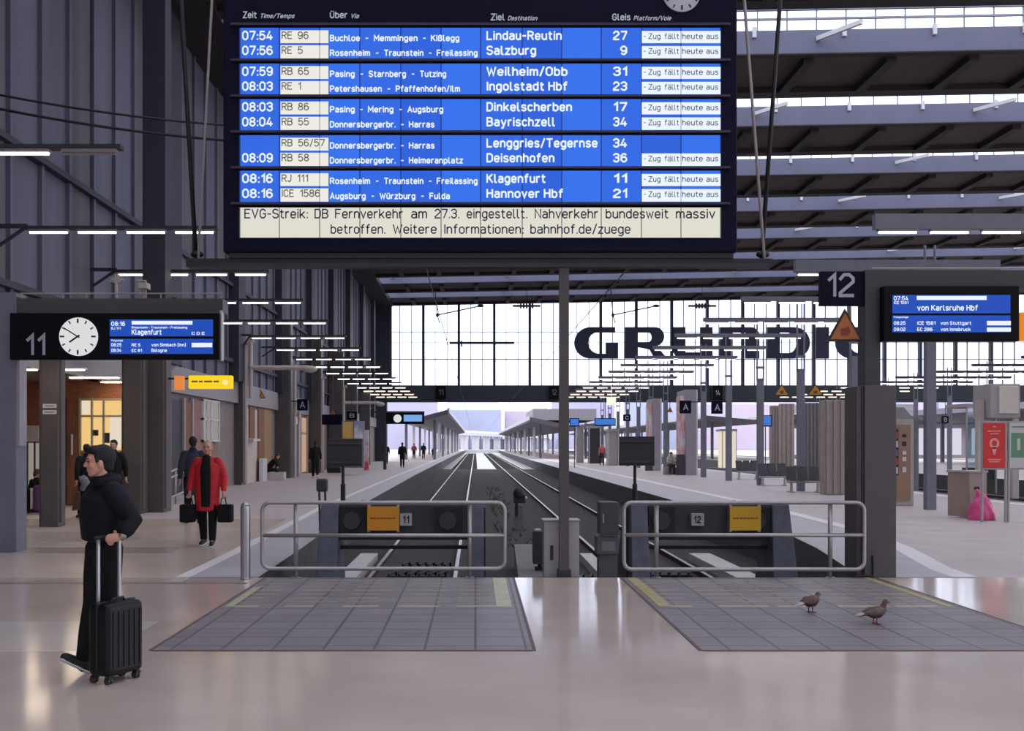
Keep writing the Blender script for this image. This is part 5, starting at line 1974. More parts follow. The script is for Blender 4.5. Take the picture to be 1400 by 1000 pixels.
def info_board(px0, px1, label, col, kind):
    d = DB(714.5)
    t = empty('information_board', (X((px0 + px1) / 2, d), d, 0), label, 'information board')
    m = MB()
    m.pbox(px0 - 2, px1 + 2, 576, 642.5, d + 0.01, 0.05)
    m.build('frame', M_lgrey, t)
    m = MB()
    m.pbox(px0, px1, 578.5, 640, d - 0.005, 0.02, 0)
    c = (px0 + px1) / 2
    if kind == 'red':
        n = 24
        ring_o = [(c + 6.6 * math.sin(2 * PI * k / n), 606.5 - 7.5 * math.cos(2 * PI * k / n)) for k in range(n)]
        ring_i = [(c + 3.6 * math.sin(2 * PI * k / n), 606.5 - 4.2 * math.cos(2 * PI * k / n)) for k in range(n)]
        vs = [P(a, b, d - 0.008) for a, b in ring_o + ring_i]
        m.add(vs, [(k, (k + 1) % n, n + (k + 1) % n, n + k) for k in range(n)], 1)
        m.add([P(c - 3.5, 612, d - 0.008), P(c + 3.5, 612, d - 0.008), P(c + 1.2, 622, d - 0.008), P(c - 1.2, 622, d - 0.008)], [(0, 1, 2, 3)], 1)
        for y, w in ((589, 9), (592.5, 6), (628, 9), (631, 7), (583, 2)):
            m.pbox(c - w, c + w, y, y + 1.4, d - 0.009, 0.003, 1)
    else:
        m.pbox(px0 + 2, px1 - 2, 592, 626, d - 0.009, 0.004, 1)
        m.pbox(c - 2, c + 2, 600, 616, d - 0.013, 0.004, 0)
        m.pbox(px0 + 3, px1 - 3, 583, 585, d - 0.009, 0.004, 1)
    m.build('poster', [col, pm('poster_pale_red', (232, 150, 140), rough=0.5) if kind == 'red' else pm('poster_green', (96, 142, 104), rough=0.5)], t)
    for px in (px0 - 1, px1 + 1):
        m = MB()
        m.tube([P(px, 576, d + 0.04), Vector((X(px, d), d + 0.04, 0))], 0.03, 8)
        m.build('leg', M_lgrey, t)
    return t


info_board(1344.5, 1374.5, 'red information board with a pale pin symbol on two legs', pm('poster_red', (206, 44, 38), rough=0.45, var=0.05), 'red')
info_board(1380.5, 1405, 'pale information board with a green field cut by the right frame edge', pm('poster_white', (196, 194, 190), rough=0.45, var=0.04), 'green')
# beige box on the post and the glazed shelter behind
bd = 34.0
t = empty('plant_housing', (X(1374, bd), bd, 0), 'beige box housing raised on a grey frame behind the red board', 'housing')
m = MB()
m.pbox(1366, 1393, 528, 566, bd, 0.6)
m.build('front_box', pm('housing_beige', (208, 196, 184), rough=0.5, var=0.04), t, bevel=0.02)
m = MB()
m.pbox(1354, 1395, 525, 572, bd + 0.05, 1.2)
m.build('carcass', M_lgrey, t, bevel=0.02)
m = MB()
for px in (1345, 1393):
    m.box(X(px, bd), X(px, bd) + 0.2, bd + 0.4, bd + 0.6, 0, Z(546 if px < 1380 else 572, bd))
m.build('leg', M_beige, t)
gd = 38.0
t = empty('glass_shelter', (X(1338, gd), gd, 0), 'glass waiting shelter behind the bin and red board', 'shelter')
m = MB()
m.pbox(1322, 1362, 556, 640, gd, 0.02)
m.build('glass_panel', glass_mat('shelter_glass', (0.72, 0.82, 0.86), 0.12), t)
m = MB()
for px in (1321, 1341, 1361):
    m.box(X(px, gd), X(px + 1.5, gd), gd - 0.03, gd + 0.05, 0, Z(554, gd))
m.box(X(1320, gd), X(1364, gd), gd - 0.05, gd + 1.6, Z(557, gd), Z(552, gd))
m.build('frame', M_lgrey, t)
m = MB()
m.pbox(1324, 1360, 640, 656, gd + 0.1, 0.5)
m.build('seat', M_dark, t)

# poster pillars further back
def poster_pillar(pxl, px0, px1, py0, base, label, cols):
    d = DB(base)
    x0, x1 = X(px0, d), X(px1, d)
    d2 = x0 * F / (pxl - VX)
    t = empty('poster_pillar', ((x0 + x1) / 2, d, 0), label, 'pillar', 'broad poster pillars on the right platform')
    m = MB()
    m.box(x0, x1, d, d2, 0, Z(py0, d))
    m.build('body', pm('pillar_pale', (150, 144, 150), rough=0.5, var=0.05), t)
    m = MB()
    m.box(x0 - 0.06, x0, d + 0.15, d2 - 0.1, 0.9, Z(py0, d) - 0.3)
    m.build('poster', cols, t)
    m = MB()
    m.box(x1, x1 + 0.08, d + 0.02, d + 0.12, 0, Z(py0, d))
    m.build('edge_strip', M_white, t)
    m = MB()
    m.box(x0 - 0.45, x0 - 0.06, d - 0.05, d + 0.4, 0, 1.15)
    m.build('bin', M_bufd, t)
    return t


def poster_mat(name, c1, c2):
    m = pm(name, c1, rough=0.5, var=0.1)
    nt = m.node_tree
    b = nt.nodes['Principled BSDF']
    nz = nt.nodes.new('ShaderNodeTexNoise')
    nz.inputs['Scale'].default_value = 1.3
    nz.inputs['Detail'].default_value = 2
    tc = nt.nodes.new('ShaderNodeTexCoord')
    nt.links.new(tc.outputs['Object'], nz.inputs['Vector'])
    rp = nt.nodes.new('ShaderNodeValToRGB')
    rp.color_ramp.elements[0].position = 0.42
    rp.color_ramp.elements[1].position = 0.58
    rp.color_ramp.elements[0].color = srgb(c1)
    rp.color_ramp.elements[1].color = srgb(c2)
    nt.links.new(nz.outputs['Fac'], rp.inputs[0])
    nt.links.new(rp.outputs[0], b.inputs['Base Color'])
    return m


M_post1 = poster_mat('pink_white_poster', (222, 150, 140), (232, 220, 224))
poster_pillar(925.5, 937.5, 952, 533, 650, 'nearer broad grey pillar with a pink and white poster on its side', M_post1)
poster_pillar(884, 892.5, 903, 545, 644, 'further broad grey pillar with a pink poster on its side', M_post1)
# more units along the right platform
for px0, px1, py0, base, mt, lab, nm in ((806, 820, 586, 634, M_bufd, 'dark brown kiosk front far along the right platform beside the mast', 'kiosk'), (789, 797, 584, 633, M_lgrey, 'grey panel unit far along the right platform right of the mast', 'panel'),
                                         (832, 845, 590, 637, M_lgrey, 'pale panel unit far along the right platform left of the signal board', 'panel'), (988, 1006, 590, 640, M_warmw, 'glowing pale shop window unit under the far grey canopy', 'kiosk')):
    d = DB(base)
    t = empty('platform_kiosk', (X((px0 + px1) / 2, d), d, 0), lab, nm)
    m = MB(); m.pbox(px0, px1, py0, base, d, 1.5); m.build('front', mt, t)
    m = MB(); m.pbox(px0 - 2, px1 + 2, py0 - 3, py0, d - 0.1, 1.8); m.build('roof', M_lgrey, t)
    m = MB()
    for px in (px0 - 1, px1):
        m.box(X(px, d), X(px + 1, d), d - 0.08, d, 0, Z(py0, d))
    m.build('frame', M_white, t)


def blue_sign(name, px0, px1, py0, py1, d, text, label, cap=9, hang=None, cat='sign', col=None, clk=None, mast_px=None):
    t = empty(name, (X((px0 + px1) / 2, d), d, Z(py1, d)), label, cat)
    m = MB()
    m.pbox(px0, px1, py0, py1, d, 0.12, 0)
    if text:
        w = (px1 - px0)
        m.text(text, px0 + w * 0.28, (py0 + py1) / 2 + cap / 2, cap, d - 0.006, px1=px1 - w * 0.24, m=1)
    m.build('panel', [col or M_navy2, pm('sign_letter', (186, 186, 198), rough=0.5)], t)
    if hang:
        m = MB()
        if hang == 'up':
            m.tube([P((px0 + px1) / 2, py0 + 1, d + 0.06), Vector((X((px0 + px1) / 2, d), d + 0.06, LZ + 0.09))], 0.02, 6)
        else:
            m.box(X(hang[0], d), X(hang[1], d), d + 0.03, d + 0.09, Z(hang[2] + 1.5, d), Z(hang[2], d))
        m.build('arm', M_dark, t)
    return t


blue_sign('section_sign', 929.5, 945, 548, 565.5, 57.0, 'A', 'dark blue A sign in front of the nearer poster pillar', 9, (940, 962, 549))
t_ = blue_sign('section_sign', 973, 988, 548.5, 566, 51.27, 'A', 'dark blue A sign under the 14 sign beside a slim post', 9, (980, 996, 549))
blue_sign('section_sign', 974, 988, 527, 547.5, 51.27, '14', 'very dark 14 sign above an A sign beside a slim post', 7, (980, 996, 530), col=pm('sign_black', (10, 10, 16)))
blue_sign('section_sign', 406, 420.5, 546, 561.5, 55.6, 'A', 'dark blue A sign on the left platform next to the third pillar', 9, (390, 407, 548))
blue_sign('section_sign', 474, 488, 563, 574, 68.2, 'B', 'small dark blue B sign on the left platform further back', 6, 'up')
blue_sign('section_sign', 852, 862, 567, 576, 85.24, 'C', 'small blue sign far along the right platform', 5, 'up')
blue_sign('hanging_panel', 440, 468, 567, 581, 62.52, '', 'blank dark navy panel hanging over the left platform', hang='up', cat='panel')
blue_sign('section_sign', 1288, 1297, 569, 579, 73.88, 'B', 'dark blue B sign far away right of the nearest slim post', 6, 'up')
# far platform sign with white clock
fd = 74.0
t = empty('platform_sign', (X(546, fd), fd, Z(578, fd)), 'distant dark platform sign with round white clock over the left platform', 'platform sign')
m = MB(); m.pbox(528, 580, 565, 580, fd, 0.25); m.build('casing', pm('sign_black', (10, 10, 16)), t)
m = MB(); m.box(X(512, fd), X(580, fd), fd + 0.05, fd + 0.3, Z(565, fd), Z(562.5, fd)); m.build('beam', M_dark, t)
m = MB(); m.disc(543.5, 572.5, 5.5, fd - 0.03, 0.05); m.build('clock', M_dial, t)
m = MB(); m.pbox(552, 577, 567.5, 576.5, fd - 0.02, 0.02); m.build('screen', em('far_screen', (120, 170, 230), 0.9), t)
m = MB(); m.box(X(524, fd), X(528, fd), fd, fd + 0.3, 0, Z(562.5, fd)); m.build('post', M_dark, t)
for k, (a, b, c, e_, dd_, lab) in enumerate(((780, 791, 573, 582, 79.6, 'small blue display just right of the mast far along the platform'), (814, 841, 573, 581, 85.2, 'pale blue display far along the right platform'), (1040, 1054, 569, 582, 56.9, 'blue display partly behind a slim post'))):
    t = empty('train_display', (X((a + b) / 2, dd_), dd_, Z(e_, dd_)), lab, 'display')
    m = MB(); m.pbox(a - 1, b + 1, c - 1, e_ + 1.5, dd_, 0.2); m.build('casing', pm('sign_black', (10, 10, 16)), t)
    m = MB(); m.pbox(a, b, c, e_, dd_ - 0.02, 0.02); m.build('screen', em('far_screen_blue', (60, 120, 210), 0.9), t)
    m = MB(); m.box(X((a + b) / 2 - 0.5, dd_), X((a + b) / 2 + 0.5, dd_), dd_ + 0.05, dd_ + 0.1, *((Z(c, dd_), LZ + 0.1) if k == 1 else (0, Z(e_, dd_)))); m.build('hanger' if k == 1 else 'post', M_dark, t)
q = MB(); q.pbox(830, 842, 543, 554, 79.5, 0.3); q.tube([P(836, 544, 79.62), Vector((X(836, 79.62), 79.62, LZ + 0.09))], 0.02, 6)
tag(q.build('light_box', em('cream_box', (250, 246, 226), 0.95)), 'small square white lit box hanging in front of the end beam', 'light box')

# left platform things
t = empty('poster_column', (X(482, 62), 62, 0), 'poster column with yellow picture and white sheet on the left platform', 'poster column')
m = MB(); m.pbox(467, 497, 576, 640, 62, 0.6); m.build('body', M_grey, t)
m = MB(); m.pbox(468.5, 482.5, 577, 600, 61.96, 0.04); m.build('yellow_poster', poster_mat('yellow_poster', (196, 150, 60), (214, 176, 96)), t)
m = MB(); m.pbox(484, 496.5, 576, 600, 61.96, 0.04); m.build('white_poster', poster_mat('white_poster', (222, 222, 226), (150, 156, 176)), t)
q = MB(); q.pbox(497.5, 504, 588, 643.4, 72, 0.4)
tag(q.build('ticket_machine', poster_mat('red_white_machine', (200, 70, 80), (214, 206, 210))), 'narrow red and white machine on the left platform behind the poster column', 'machine')
q = MB(); q.pbox(399, 408.5, 580, 652.5, 57.3, 0.3)
tag(q.build('display_case', M_lgrey, bevel=0.01), 'pale upright display case beside the warm lit door on the left', 'display case')
q = MB(); q.pbox(447, 466, 639, 647, 64, 0.5)
tag(q.build('black_bags', M_black, bevel=0.05), 'dark bag lying on the left platform behind the walker', 'bag')
q = MB(); q.box(-9.9, -9.72, 50.2, 51.2, 0, Z(627, 51.0))
tag(q.build('low_screen', M_white), 'low whitish screen standing behind the seated person on the left', 'screen')
q = MB(); q.box(-9.65, -8.95, 51.3, 51.9, 0, 0.40)
tag(q.build('stone_seat', M_beige, bevel=0.02), 'beige block seat by the left wall under the seated person', 'seat')

# ramp railing by the left shops
t = empty('ramp_railing', (X(240, 31), 31, 0), 'sloping grey tubular ramp railing between the left pillars', 'railing')
for y0a, y1a in ((649, 632), (657, 641), (684, 668)):
    m = MB()
    m.tube([P(226, y0a, 30.2), P(262, y1a, 33.5)], 0.03, 8)
    m.build('rail', M_railing, t, smooth=True)
for px, d, top in ((228, 30.4, 648), (240, 31.4, 643), (255, 32.8, 636)):
    m = MB()
    m.tube([Vector((X(px, d), d, 0)), P(px, top, d)], 0.028, 8)
    m.build('post', M_railing, t, smooth=True)
# small name plates on the thin pillar
q = MB()
pdp = DB(721)
for py in (555, 563.5):
    q.pbox(58.5, 77, py - 2.5, py + 3, pdp - 0.012, 0.012, 0)
    q.pbox(61, 74, py - 0.4, py + 1, pdp - 0.014, 0.003, 1)
tag(q.build('door_plate', [M_white, M_inkg]), 'pair of small white plates on the thin left pillar', 'plate')
# ------------------------------------------------------------------ people
def fuse(mb, name, mat, parent, vox=0.012, it=4, fac=0.5):
    """melt the overlapping closed pieces of mb into one continuous surface"""
    me = bpy.data.meshes.new(name)
    me.from_pydata([tuple(v) for v in mb.v], [], mb.f)
    bm = bmesh.new()
    bm.from_mesh(me)
    bmesh.ops.recalc_face_normals(bm, faces=bm.faces)
    bm.to_mesh(me)
    bm.free()
    o = bpy.data.objects.new(name, me)
    COL.objects.link(o)
    r = o.modifiers.new('r', 'REMESH')
    r.mode = 'VOXEL'
    r.voxel_size = vox
    s = o.modifiers.new('s', 'SMOOTH')
    s.factor = fac
    s.iterations = it
    ev = o.evaluated_get(bpy.context.evaluated_depsgraph_get())
    m2 = bpy.data.meshes.new_from_object(ev)
    bpy.data.objects.remove(o)
    bpy.data.meshes.remove(me)
    m2.name = name
    m2.materials.clear()
    m2.materials.append(mat)
    m2.polygons.foreach_set('use_smooth', [True] * len(m2.polygons))
    o2 = bpy.data.objects.new(name, m2)
    COL.objects.link(o2)
    o2.parent = parent
    return o2


def joints(H=1.75, stride=0.25, lead='L', swing=0.12, lean=0.02, armx=0.25):
    k = H / 1.75
    V = lambda x, y, z: Vector((x * k, y * k, z * k))
    J = {'pelvis': V(0, 0, 0.95), 'waist': V(0, lean * 0.5, 1.1), 'chest': V(0, lean, 1.3), 'neck': V(0, lean, 1.47), 'head': V(0, lean + 0.02, 1.635)}
    for sd_, sg_ in (('L', -1), ('R', 1)):
        f = 1 if sd_ == lead else -1
        J['hip' + sd_] = V(sg_ * 0.09, 0, 0.92)
        J['knee' + sd_] = V(sg_ * 0.095, f * stride * 0.42 + 0.05 * abs(stride) * 2, 0.50 + 0.01)
        J['ank' + sd_] = V(sg_ * 0.10, f * stride - (0.05 if f < 0 else 0), 0.085 + (0.05 if f < 0 and stride > 0.1 else 0))
        J['toe' + sd_] = V(sg_ * 0.115, f * stride + 0.15 - (0.05 if f < 0 else 0), 0.035 + (0.05 if f > 0 and stride > 0.2 else 0))
        J['sho' + sd_] = V(sg_ * 0.185, lean, 1.42)
        J['elb' + sd_] = V(sg_ * armx, lean - f * swing * 0.4 - 0.02, 1.14)
        J['wri' + sd_] = V(sg_ * (armx + 0.01), lean - f * swing + 0.06, 0.90)
    return J


def hand(mb, w, dirv, side, curl=0.5, s=1.0, mirror=1, grip=False):
    """palm, four unequal fingers and a thumb; dirv along the hand, side across the knuckles towards the thumb"""
    d = Vector(dirv).normalized()
    sd_ = (Vector(side) - d * Vector(side).dot(d)).normalized()
    n = d.cross(sd_) * mirror           # direction the palm closes to
    mb.limb([w - d * 0.01, w + d * 0.03 * s, w + d * 0.085 * s], [0.026 * s, 0.026 * s, 0.024 * s], 10, fx=[1.05, 1.35, 1.55], xa=sd_)
    for k, (o, L) in enumerate(((0.030, 0.9), (0.010, 1.0), (-0.010, 0.95), (-0.029, 0.75))):
        p = w + d * (0.082 + (0.004 if k in (1, 2) else 0)) * s + sd_ * o * s
        a = 0.15 * curl + 0.1
        pts = [p]
        for j, seg in enumerate((0.042, 0.027, 0.021)):
            a += curl * (0.75 if j == 0 else 0.95)
            v = d * math.cos(a) + n * math.sin(a)
            p = p + v * seg * L * s
            pts.append(p)
        mb.limb(pts, [0.0098 * s, 0.0092 * s, 0.0084 * s, 0.0072 * s], 8)
    b = w + d * 0.025 * s + sd_ * 0.032 * s
    t1 = b + (d * 0.55 + sd_ * 0.75 + n * 0.25 * curl).normalized() * 0.042 * s
    t2 = t1 + (d * 0.9 + sd_ * (0.2 - 0.5 * curl) + n * (0.25 + 0.6 * curl)).normalized() * 0.032 * s
    t3 = t2 + (d * 0.8 - sd_ * 0.4 * curl + n * 0.8 * curl).normalized() * 0.022 * s
    mb.limb([b - sd_ * 0.012 * s, t1, t2, t3], [0.0135 * s, 0.0115 * s, 0.0102 * s, 0.008 * s], 8)


def person(label, J, col, loc=(0, 0, 0), heading=0.0, fwd=(0, 1, 0), hf=None, vox=0.02, puff=1.0, coat=0.0, detail=False, k=1.0, group=None,
           open_front=None, hands=(0.5, 0.5), girth=1.0, hair_long=False, handspec=None, bald=False, legs=1.0):
    """col: skin, hair, jacket, trousers, shoes"""
    t = empty('person', (0, 0, 0), label, 'person', group)
    f = Vector(fwd).normalized()
    lat = Vector((f.y, -f.x, 0))          # towards the person's right
    hf = Vector(hf).normalized() if hf is not None else f
    hl = Vector((hf.y, -hf.x, 0)).normalized()
    hu = hl.cross(hf).normalized()
    HR = Matrix((hl, hf, hu)).transposed()
    hc = J['head']
    b = MB()
    # ---- head
    b.ell(hc + HR @ Vector((0, -0.012, 0.025)) * k, (0.074 * k, 0.095 * k, 0.092 * k), HR, 20, 14)
    b.ell(hc + HR @ Vector((0, 0.016, -0.035)) * k, (0.062 * k, 0.069 * k, 0.073 * k), HR, 18, 12)
    b.limb([hc + HR @ Vector((-0.058, -0.015, -0.045)) * k, hc + HR @ Vector((-0.035, 0.045, -0.085)) * k, hc + HR @ Vector((0.035, 0.045, -0.085)) * k, hc + HR @ Vector((0.058, -0.015, -0.045)) * k], [0.016 * k, 0.02 * k, 0.02 * k, 0.016 * k], 8)
    b.ell(hc + HR @ Vector((0, 0.056, -0.088)) * k, (0.026 * k, 0.024 * k, 0.022 * k), HR, 12, 8)
    b.limb([hc + HR @ Vector((0, 0.083, 0.012)) * k, hc + HR @ Vector((0, 0.097, -0.012)) * k, hc + HR @ Vector((0, 0.103, -0.027)) * k], [0.008 * k, 0.0095 * k, 0.0115 * k], 8)
    for s in (-1, 1):
        b.ell(hc + HR @ Vector((s * 0.011, 0.093, -0.031)) * k, (0.008 * k, 0.010 * k, 0.007 * k), HR, 8, 6)
        b.ell(hc + HR @ Vector((s * 0.075, -0.008, -0.012)) * k, (0.012 * k, 0.020 * k, 0.031 * k), HR, 10, 8)
        b.limb([hc + HR @ Vector((s * 0.014, 0.082, 0.026)) * k, hc + HR @ Vector((s * 0.045, 0.070, 0.026)) * k], [0.012 * k, 0.010 * k], 8)
        b.ell(hc + HR @ Vector((s * 0.044, 0.055, -0.028)) * k, (0.024 * k, 0.022 * k, 0.024 * k), HR, 10, 8)
    b.limb([hc + HR @ Vector((-0.02, 0.076, -0.061)) * k, hc + HR @ Vector((0.02, 0.076, -0.061)) * k], [0.011 * k, 0.011 * k], 8)
    b.limb([J['neck'] - Vector((0, 0, 0.04)) * k, hc + HR @ Vector((0, -0.025, -0.06)) * k], [0.058 * k, 0.052 * k], 14)
    # ---- trunk and limbs under the clothes
    tr = [J['pelvis'], J['waist'], J['chest'], J['neck'] - Vector((0, 0, 0.06)) * k]
    b.limb(tr, [0.10 * k, 0.10 * k, 0.105 * k, 0.07 * k], 16, fx=[1.5, 1.35, 1.5, 1.6], xa=lat)
    for s in 'LR':
        b.limb([J['sho' + s], J['elb' + s], J['wri' + s]], [0.048 * k, 0.038 * k, 0.027 * k], 10)
        b.limb([J['hip' + s], J['knee' + s], J['ank' + s]], [0.075 * k, 0.052 * k, 0.038 * k], 12)
        b.limb([J['ank' + s], J['toe' + s]], [0.035 * k, 0.03 * k], 8)
        if handspec and s in handspec:
            hand(b, J['wri' + s], *handspec[s])
        else:
            dv = (J['wri' + s] - J['elb' + s]).normalized() * 0.6 + Vector((0, 0, -0.6))
            side = f if True else f
            hand(b, J['wri' + s] + dv.normalized() * 0.0, dv, side, hands[0 if s == 'L' else 1], k, 1 if s == 'R' else -1)
    fuse(b, 'body', col[0], t, vox, 3)
    # ---- jacket
    j = MB()
    g = girth
    hem = J['pelvis'].lerp(J['waist'], 0.35 - coat * 1.0) if coat <= 0.35 else J['pelvis'] - Vector((0, 0, coat)) * k
    pts = [hem, J['pelvis'].lerp(J['waist'], 0.7), J['waist'].lerp(J['chest'], 0.5), J['chest'].lerp(J['neck'], 0.25), J['neck'] - Vector((0, 0, 0.05)) * k]
    j.limb(pts, [0.128 * k * g, 0.132 * k * g, 0.138 * k * g, 0.128 * k * g, 0.085 * k], 20, fx=[1.36, 1.34, 1.38, 1.5, 1.62], xa=lat, c0=0.12)
    for s in 'LR':
        e2 = J['wri' + s] - (J['wri' + s] - J['elb' + s]).normalized() * 0.02
        j.limb([J['sho' + s] - (J['sho' + s] - J['chest']) * 0.1, J['sho' + s].lerp(J['elb' + s], 0.5), J['elb' + s], J['elb' + s].lerp(e2, 0.6), e2], [0.078 * k * puff, 0.07 * k * puff, 0.062 * k * puff, 0.054 * k * puff, 0.046 * k], 14, c1=0.3)
    if not open_front:
        j.limb([J['neck'] - Vector((0, 0, 0.05)) * k, J['neck'] + Vector((0, 0, 0.035)) * k], [0.085 * k, 0.074 * k], 16)
    jk = fuse(j, 'jacket', col[2], t, vox * 1.1, 3)
    # ---- trousers
    p = MB()
    p.limb([J['pelvis'] + Vector((0, 0, 0.08)) * k, J['pelvis'] - Vector((0, 0, 0.04)) * k], [0.112 * k, 0.115 * k], 16, fx=[1.35, 1.4], xa=lat)
    for s in 'LR':
        an = J['ank' + s] + (J['knee' + s] - J['ank' + s]).normalized() * 0.02
        p.limb([J['hip' + s], J['hip' + s].lerp(J['knee' + s], 0.5), J['knee' + s], J['knee' + s].lerp(an, 0.5), an], [0.104 * k * legs, 0.094 * k * legs, 0.076 * k * legs, 0.070 * k * legs, 0.060 * k], 14, c1=0.3)
    fuse(p, 'trousers', col[3], t, vox * 1.1, 3)
    # ---- shoes
    for s in 'LR':
        a, to = J['ank' + s], J['toe' + s]
        dn = (to - a).normalized()
        up = Vector((0, 0, 1)) - dn * dn.z
        sh = MB()
        heel = a - dn * 0.055 * k - Vector((0, 0, 0.035)) * k
        sh.limb([heel, a.lerp(to, 0.45) - Vector((0, 0, 0.012)) * k, to], [0.04 * k, 0.043 * k, 0.036 * k], 12)
        sh.limb([a + Vector((0, 0, 0.02)) * k, a - Vector((0, 0, 0.03)) * k], [0.047 * k, 0.045 * k], 10)
        so = fuse(sh, 'shoe', col[4], t, max(0.009, vox * 0.8), 2)
        if detail:
            sl = MB()
            q0 = heel - Vector((0, 0, 0.026)) * k
            q1 = to - Vector((0, 0, 0.022)) * k + dn * 0.02
            sl.limb([q0, q0.lerp(q1, 0.5), q1], [0.017 * k] * 3, 10, fx=[2.3, 2.5, 2.1], xa=dn.cross(Vector((0, 0, 1))))
            o_ = sl.build('sole', M_white, so, smooth=True)
    # ---- hair
    if not bald:
        h = MB()
        h.ell(hc + HR @ Vector((0, -0.030, 0.040)) * k, (0.084 * k, 0.098 * k, 0.095 * k), HR, 20, 14)
        h.ell(hc + HR @ Vector((0, 0.022, 0.086)) * k, (0.070 * k, 0.062 * k, 0.042 * k), HR, 16, 10)
        h.ell(hc + HR @ Vector((0, -0.062, -0.020)) * k, (0.066 * k, 0.050 * k, 0.075 * k), HR, 14, 10)
        for s in (-1, 1):
            h.ell(hc + HR @ Vector((s * 0.070, 0.012, 0.022)) * k, (0.012 * k, 0.016 * k, 0.034 * k), HR, 10, 8)
        if hair_long:
            h.limb([hc + HR @ Vector((0, -0.05, 0)) * k, hc + HR @ Vector((0, -0.085, -0.12)) * k, hc + HR @ Vector((0, -0.08, -0.24)) * k], [0.09 * k, 0.085 * k, 0.05 * k], 14)
        fuse(h, 'hair', col[1], t, vox, 3)
    else:
        h = MB()
        h.ell(hc + HR @ Vector((0, -0.033, 0.034)) * k, (0.083 * k, 0.092 * k, 0.093 * k), HR, 20, 14)
        fuse(h, 'hair', col[1], t, vox, 2)
    if detail:
        for s in (-1, 1):
            e_ = MB()
            e_.ell(hc + HR @ Vector((s * 0.031, 0.077, 0.006)) * k, (0.012 * k, 0.010 * k, 0.006 * k), HR, 10, 8)
            e_.build('eye', pm('eye_dark', (42, 32, 30), rough=0.3), t, smooth=True)
            e_ = MB()
            e_.limb([hc + HR @ Vector((s * 0.016, 0.092, 0.027)) * k, hc + HR @ Vector((s * 0.05, 0.074, 0.028)) * k], [0.005 * k, 0.004 * k], 6)
            e_.build('eyebrow', col[1], t, smooth=True)
        e_ = MB()
        e_.limb([hc + HR @ Vector((-0.021, 0.0815, -0.061)) * k, hc + HR @ Vector((0, 0.0855, -0.061)) * k, hc + HR @ Vector((0.021, 0.0815, -0.061)) * k], [0.003 * k, 0.0045 * k, 0.003 * k], 6)
        e_.build('mouth', pm('lip', (150, 92, 84), rough=0.5), t, smooth=True)
    t.location = loc
    t.rotation_euler = (0, 0, heading)
    return t


SK = pm('skin', (206, 152, 128), rough=0.5, var=0.05)
SK2 = pm('skin_tan', (176, 130, 112), rough=0.5, var=0.05)
HB = pm('hair_black', (13, 11, 12), rough=0.7, var=0.1)
HG = pm('hair_grey', (150, 142, 138), rough=0.7, var=0.1)
HBR = pm('hair_brown', (70, 50, 42), rough=0.7, var=0.1)
JN = pm('jacket_navy', (11, 12, 21), rough=0.75, var=0.15, scale=14, bump=0.15, bscale=30, spec=0.3)
JB = pm('jacket_black', (17, 16, 18), rough=0.8, var=0.15, scale=14, spec=0.3)
JR = pm('jacket_red', (196, 26, 34), rough=0.6, var=0.18, scale=9)
JP = pm('jacket_pink', (196, 92, 96), rough=0.6, var=0.1)
JW = pm('jacket_offwhite', (190, 180, 172), rough=0.7, var=0.1)
TB = pm('trousers_black', (13, 13, 17), rough=0.8, var=0.15, scale=12, spec=0.3)
TD_ = pm('trousers_grey', (52, 52, 58), rough=0.8, var=0.15)
SB = pm('shoe_black', (24, 22, 22), rough=0.6, var=0.1)
SW = pm('shoe_white', (196, 192, 190), rough=0.6, var=0.05)

# ---- main walker with the trolley case
d0 = 8.15
L0 = Vector((X(142, d0), d0, 0))


def q(px, py, d):
    return P(px, py, d) - L0


f_ = Vector((-0.78, -0.62, 0)).normalized()
lf = Vector((0.62, -0.78, 0))          # his left
J = {'pelvis': q(142, 745, 8.18), 'waist': q(141, 720, 8.17), 'chest': q(140, 690, 8.16), 'neck': q(143, 659, 8.16), 'head': q(135, 632, 8.13)}
J['shoL'] = q(144, 671, 8.16) + lf * 0.185
J['shoR'] = q(144, 671, 8.16) - lf * 0.185
J['elbL'] = q(182, 713, 7.96)
J['wriL'] = q(164.5, 734.5, 7.86)
J['elbR'] = q(122, 712, 8.36)
J['wriR'] = q(134, 738, 8.34)
J['hipL'] = q(147, 748, 8.13)
J['hipR'] = q(138, 748, 8.24)
J['kneeR'] = q(129, 826, 8.18)
J['ankR'] = q(114, 906, 8.14)
J['toeR'] = q(89, 899, 8.08)
J['kneeL'] = q(147, 826, 8.20)
J['ankL'] = q(174, 892, 8.28)
J['toeL'] = q(154, 911, 8.22)
man = person('man in a dark navy jacket walking left, pulling a black trolley case', J, (SK, HB, JN, TB, SB), loc=L0, fwd=f_, hf=(-0.93, -0.36, -0.02), vox=0.0075, detail=True, k=0.98, girth=1.2, puff=1.16, legs=1.12,
             handspec={'L': (Vector((-1.0, 0.0, -0.14)), Vector((-0.1, 0.55, 0.8)), 1.25, 1.0, 1), 'R': (Vector((-0.1, 0, -1)), f_, 0.6, 1.0, 1)})
w_ = MB()
w_.limb([J['wriL'] + Vector((0.002, 0, 0)), J['wriL'] + Vector((0.018, 0.004, 0.006))], [0.0285, 0.030], 14)
w_ = fuse(w_, 'watch', pm('watch_metal', (140, 130, 122), rough=0.3, metal=0.7), man, 0.006, 1)
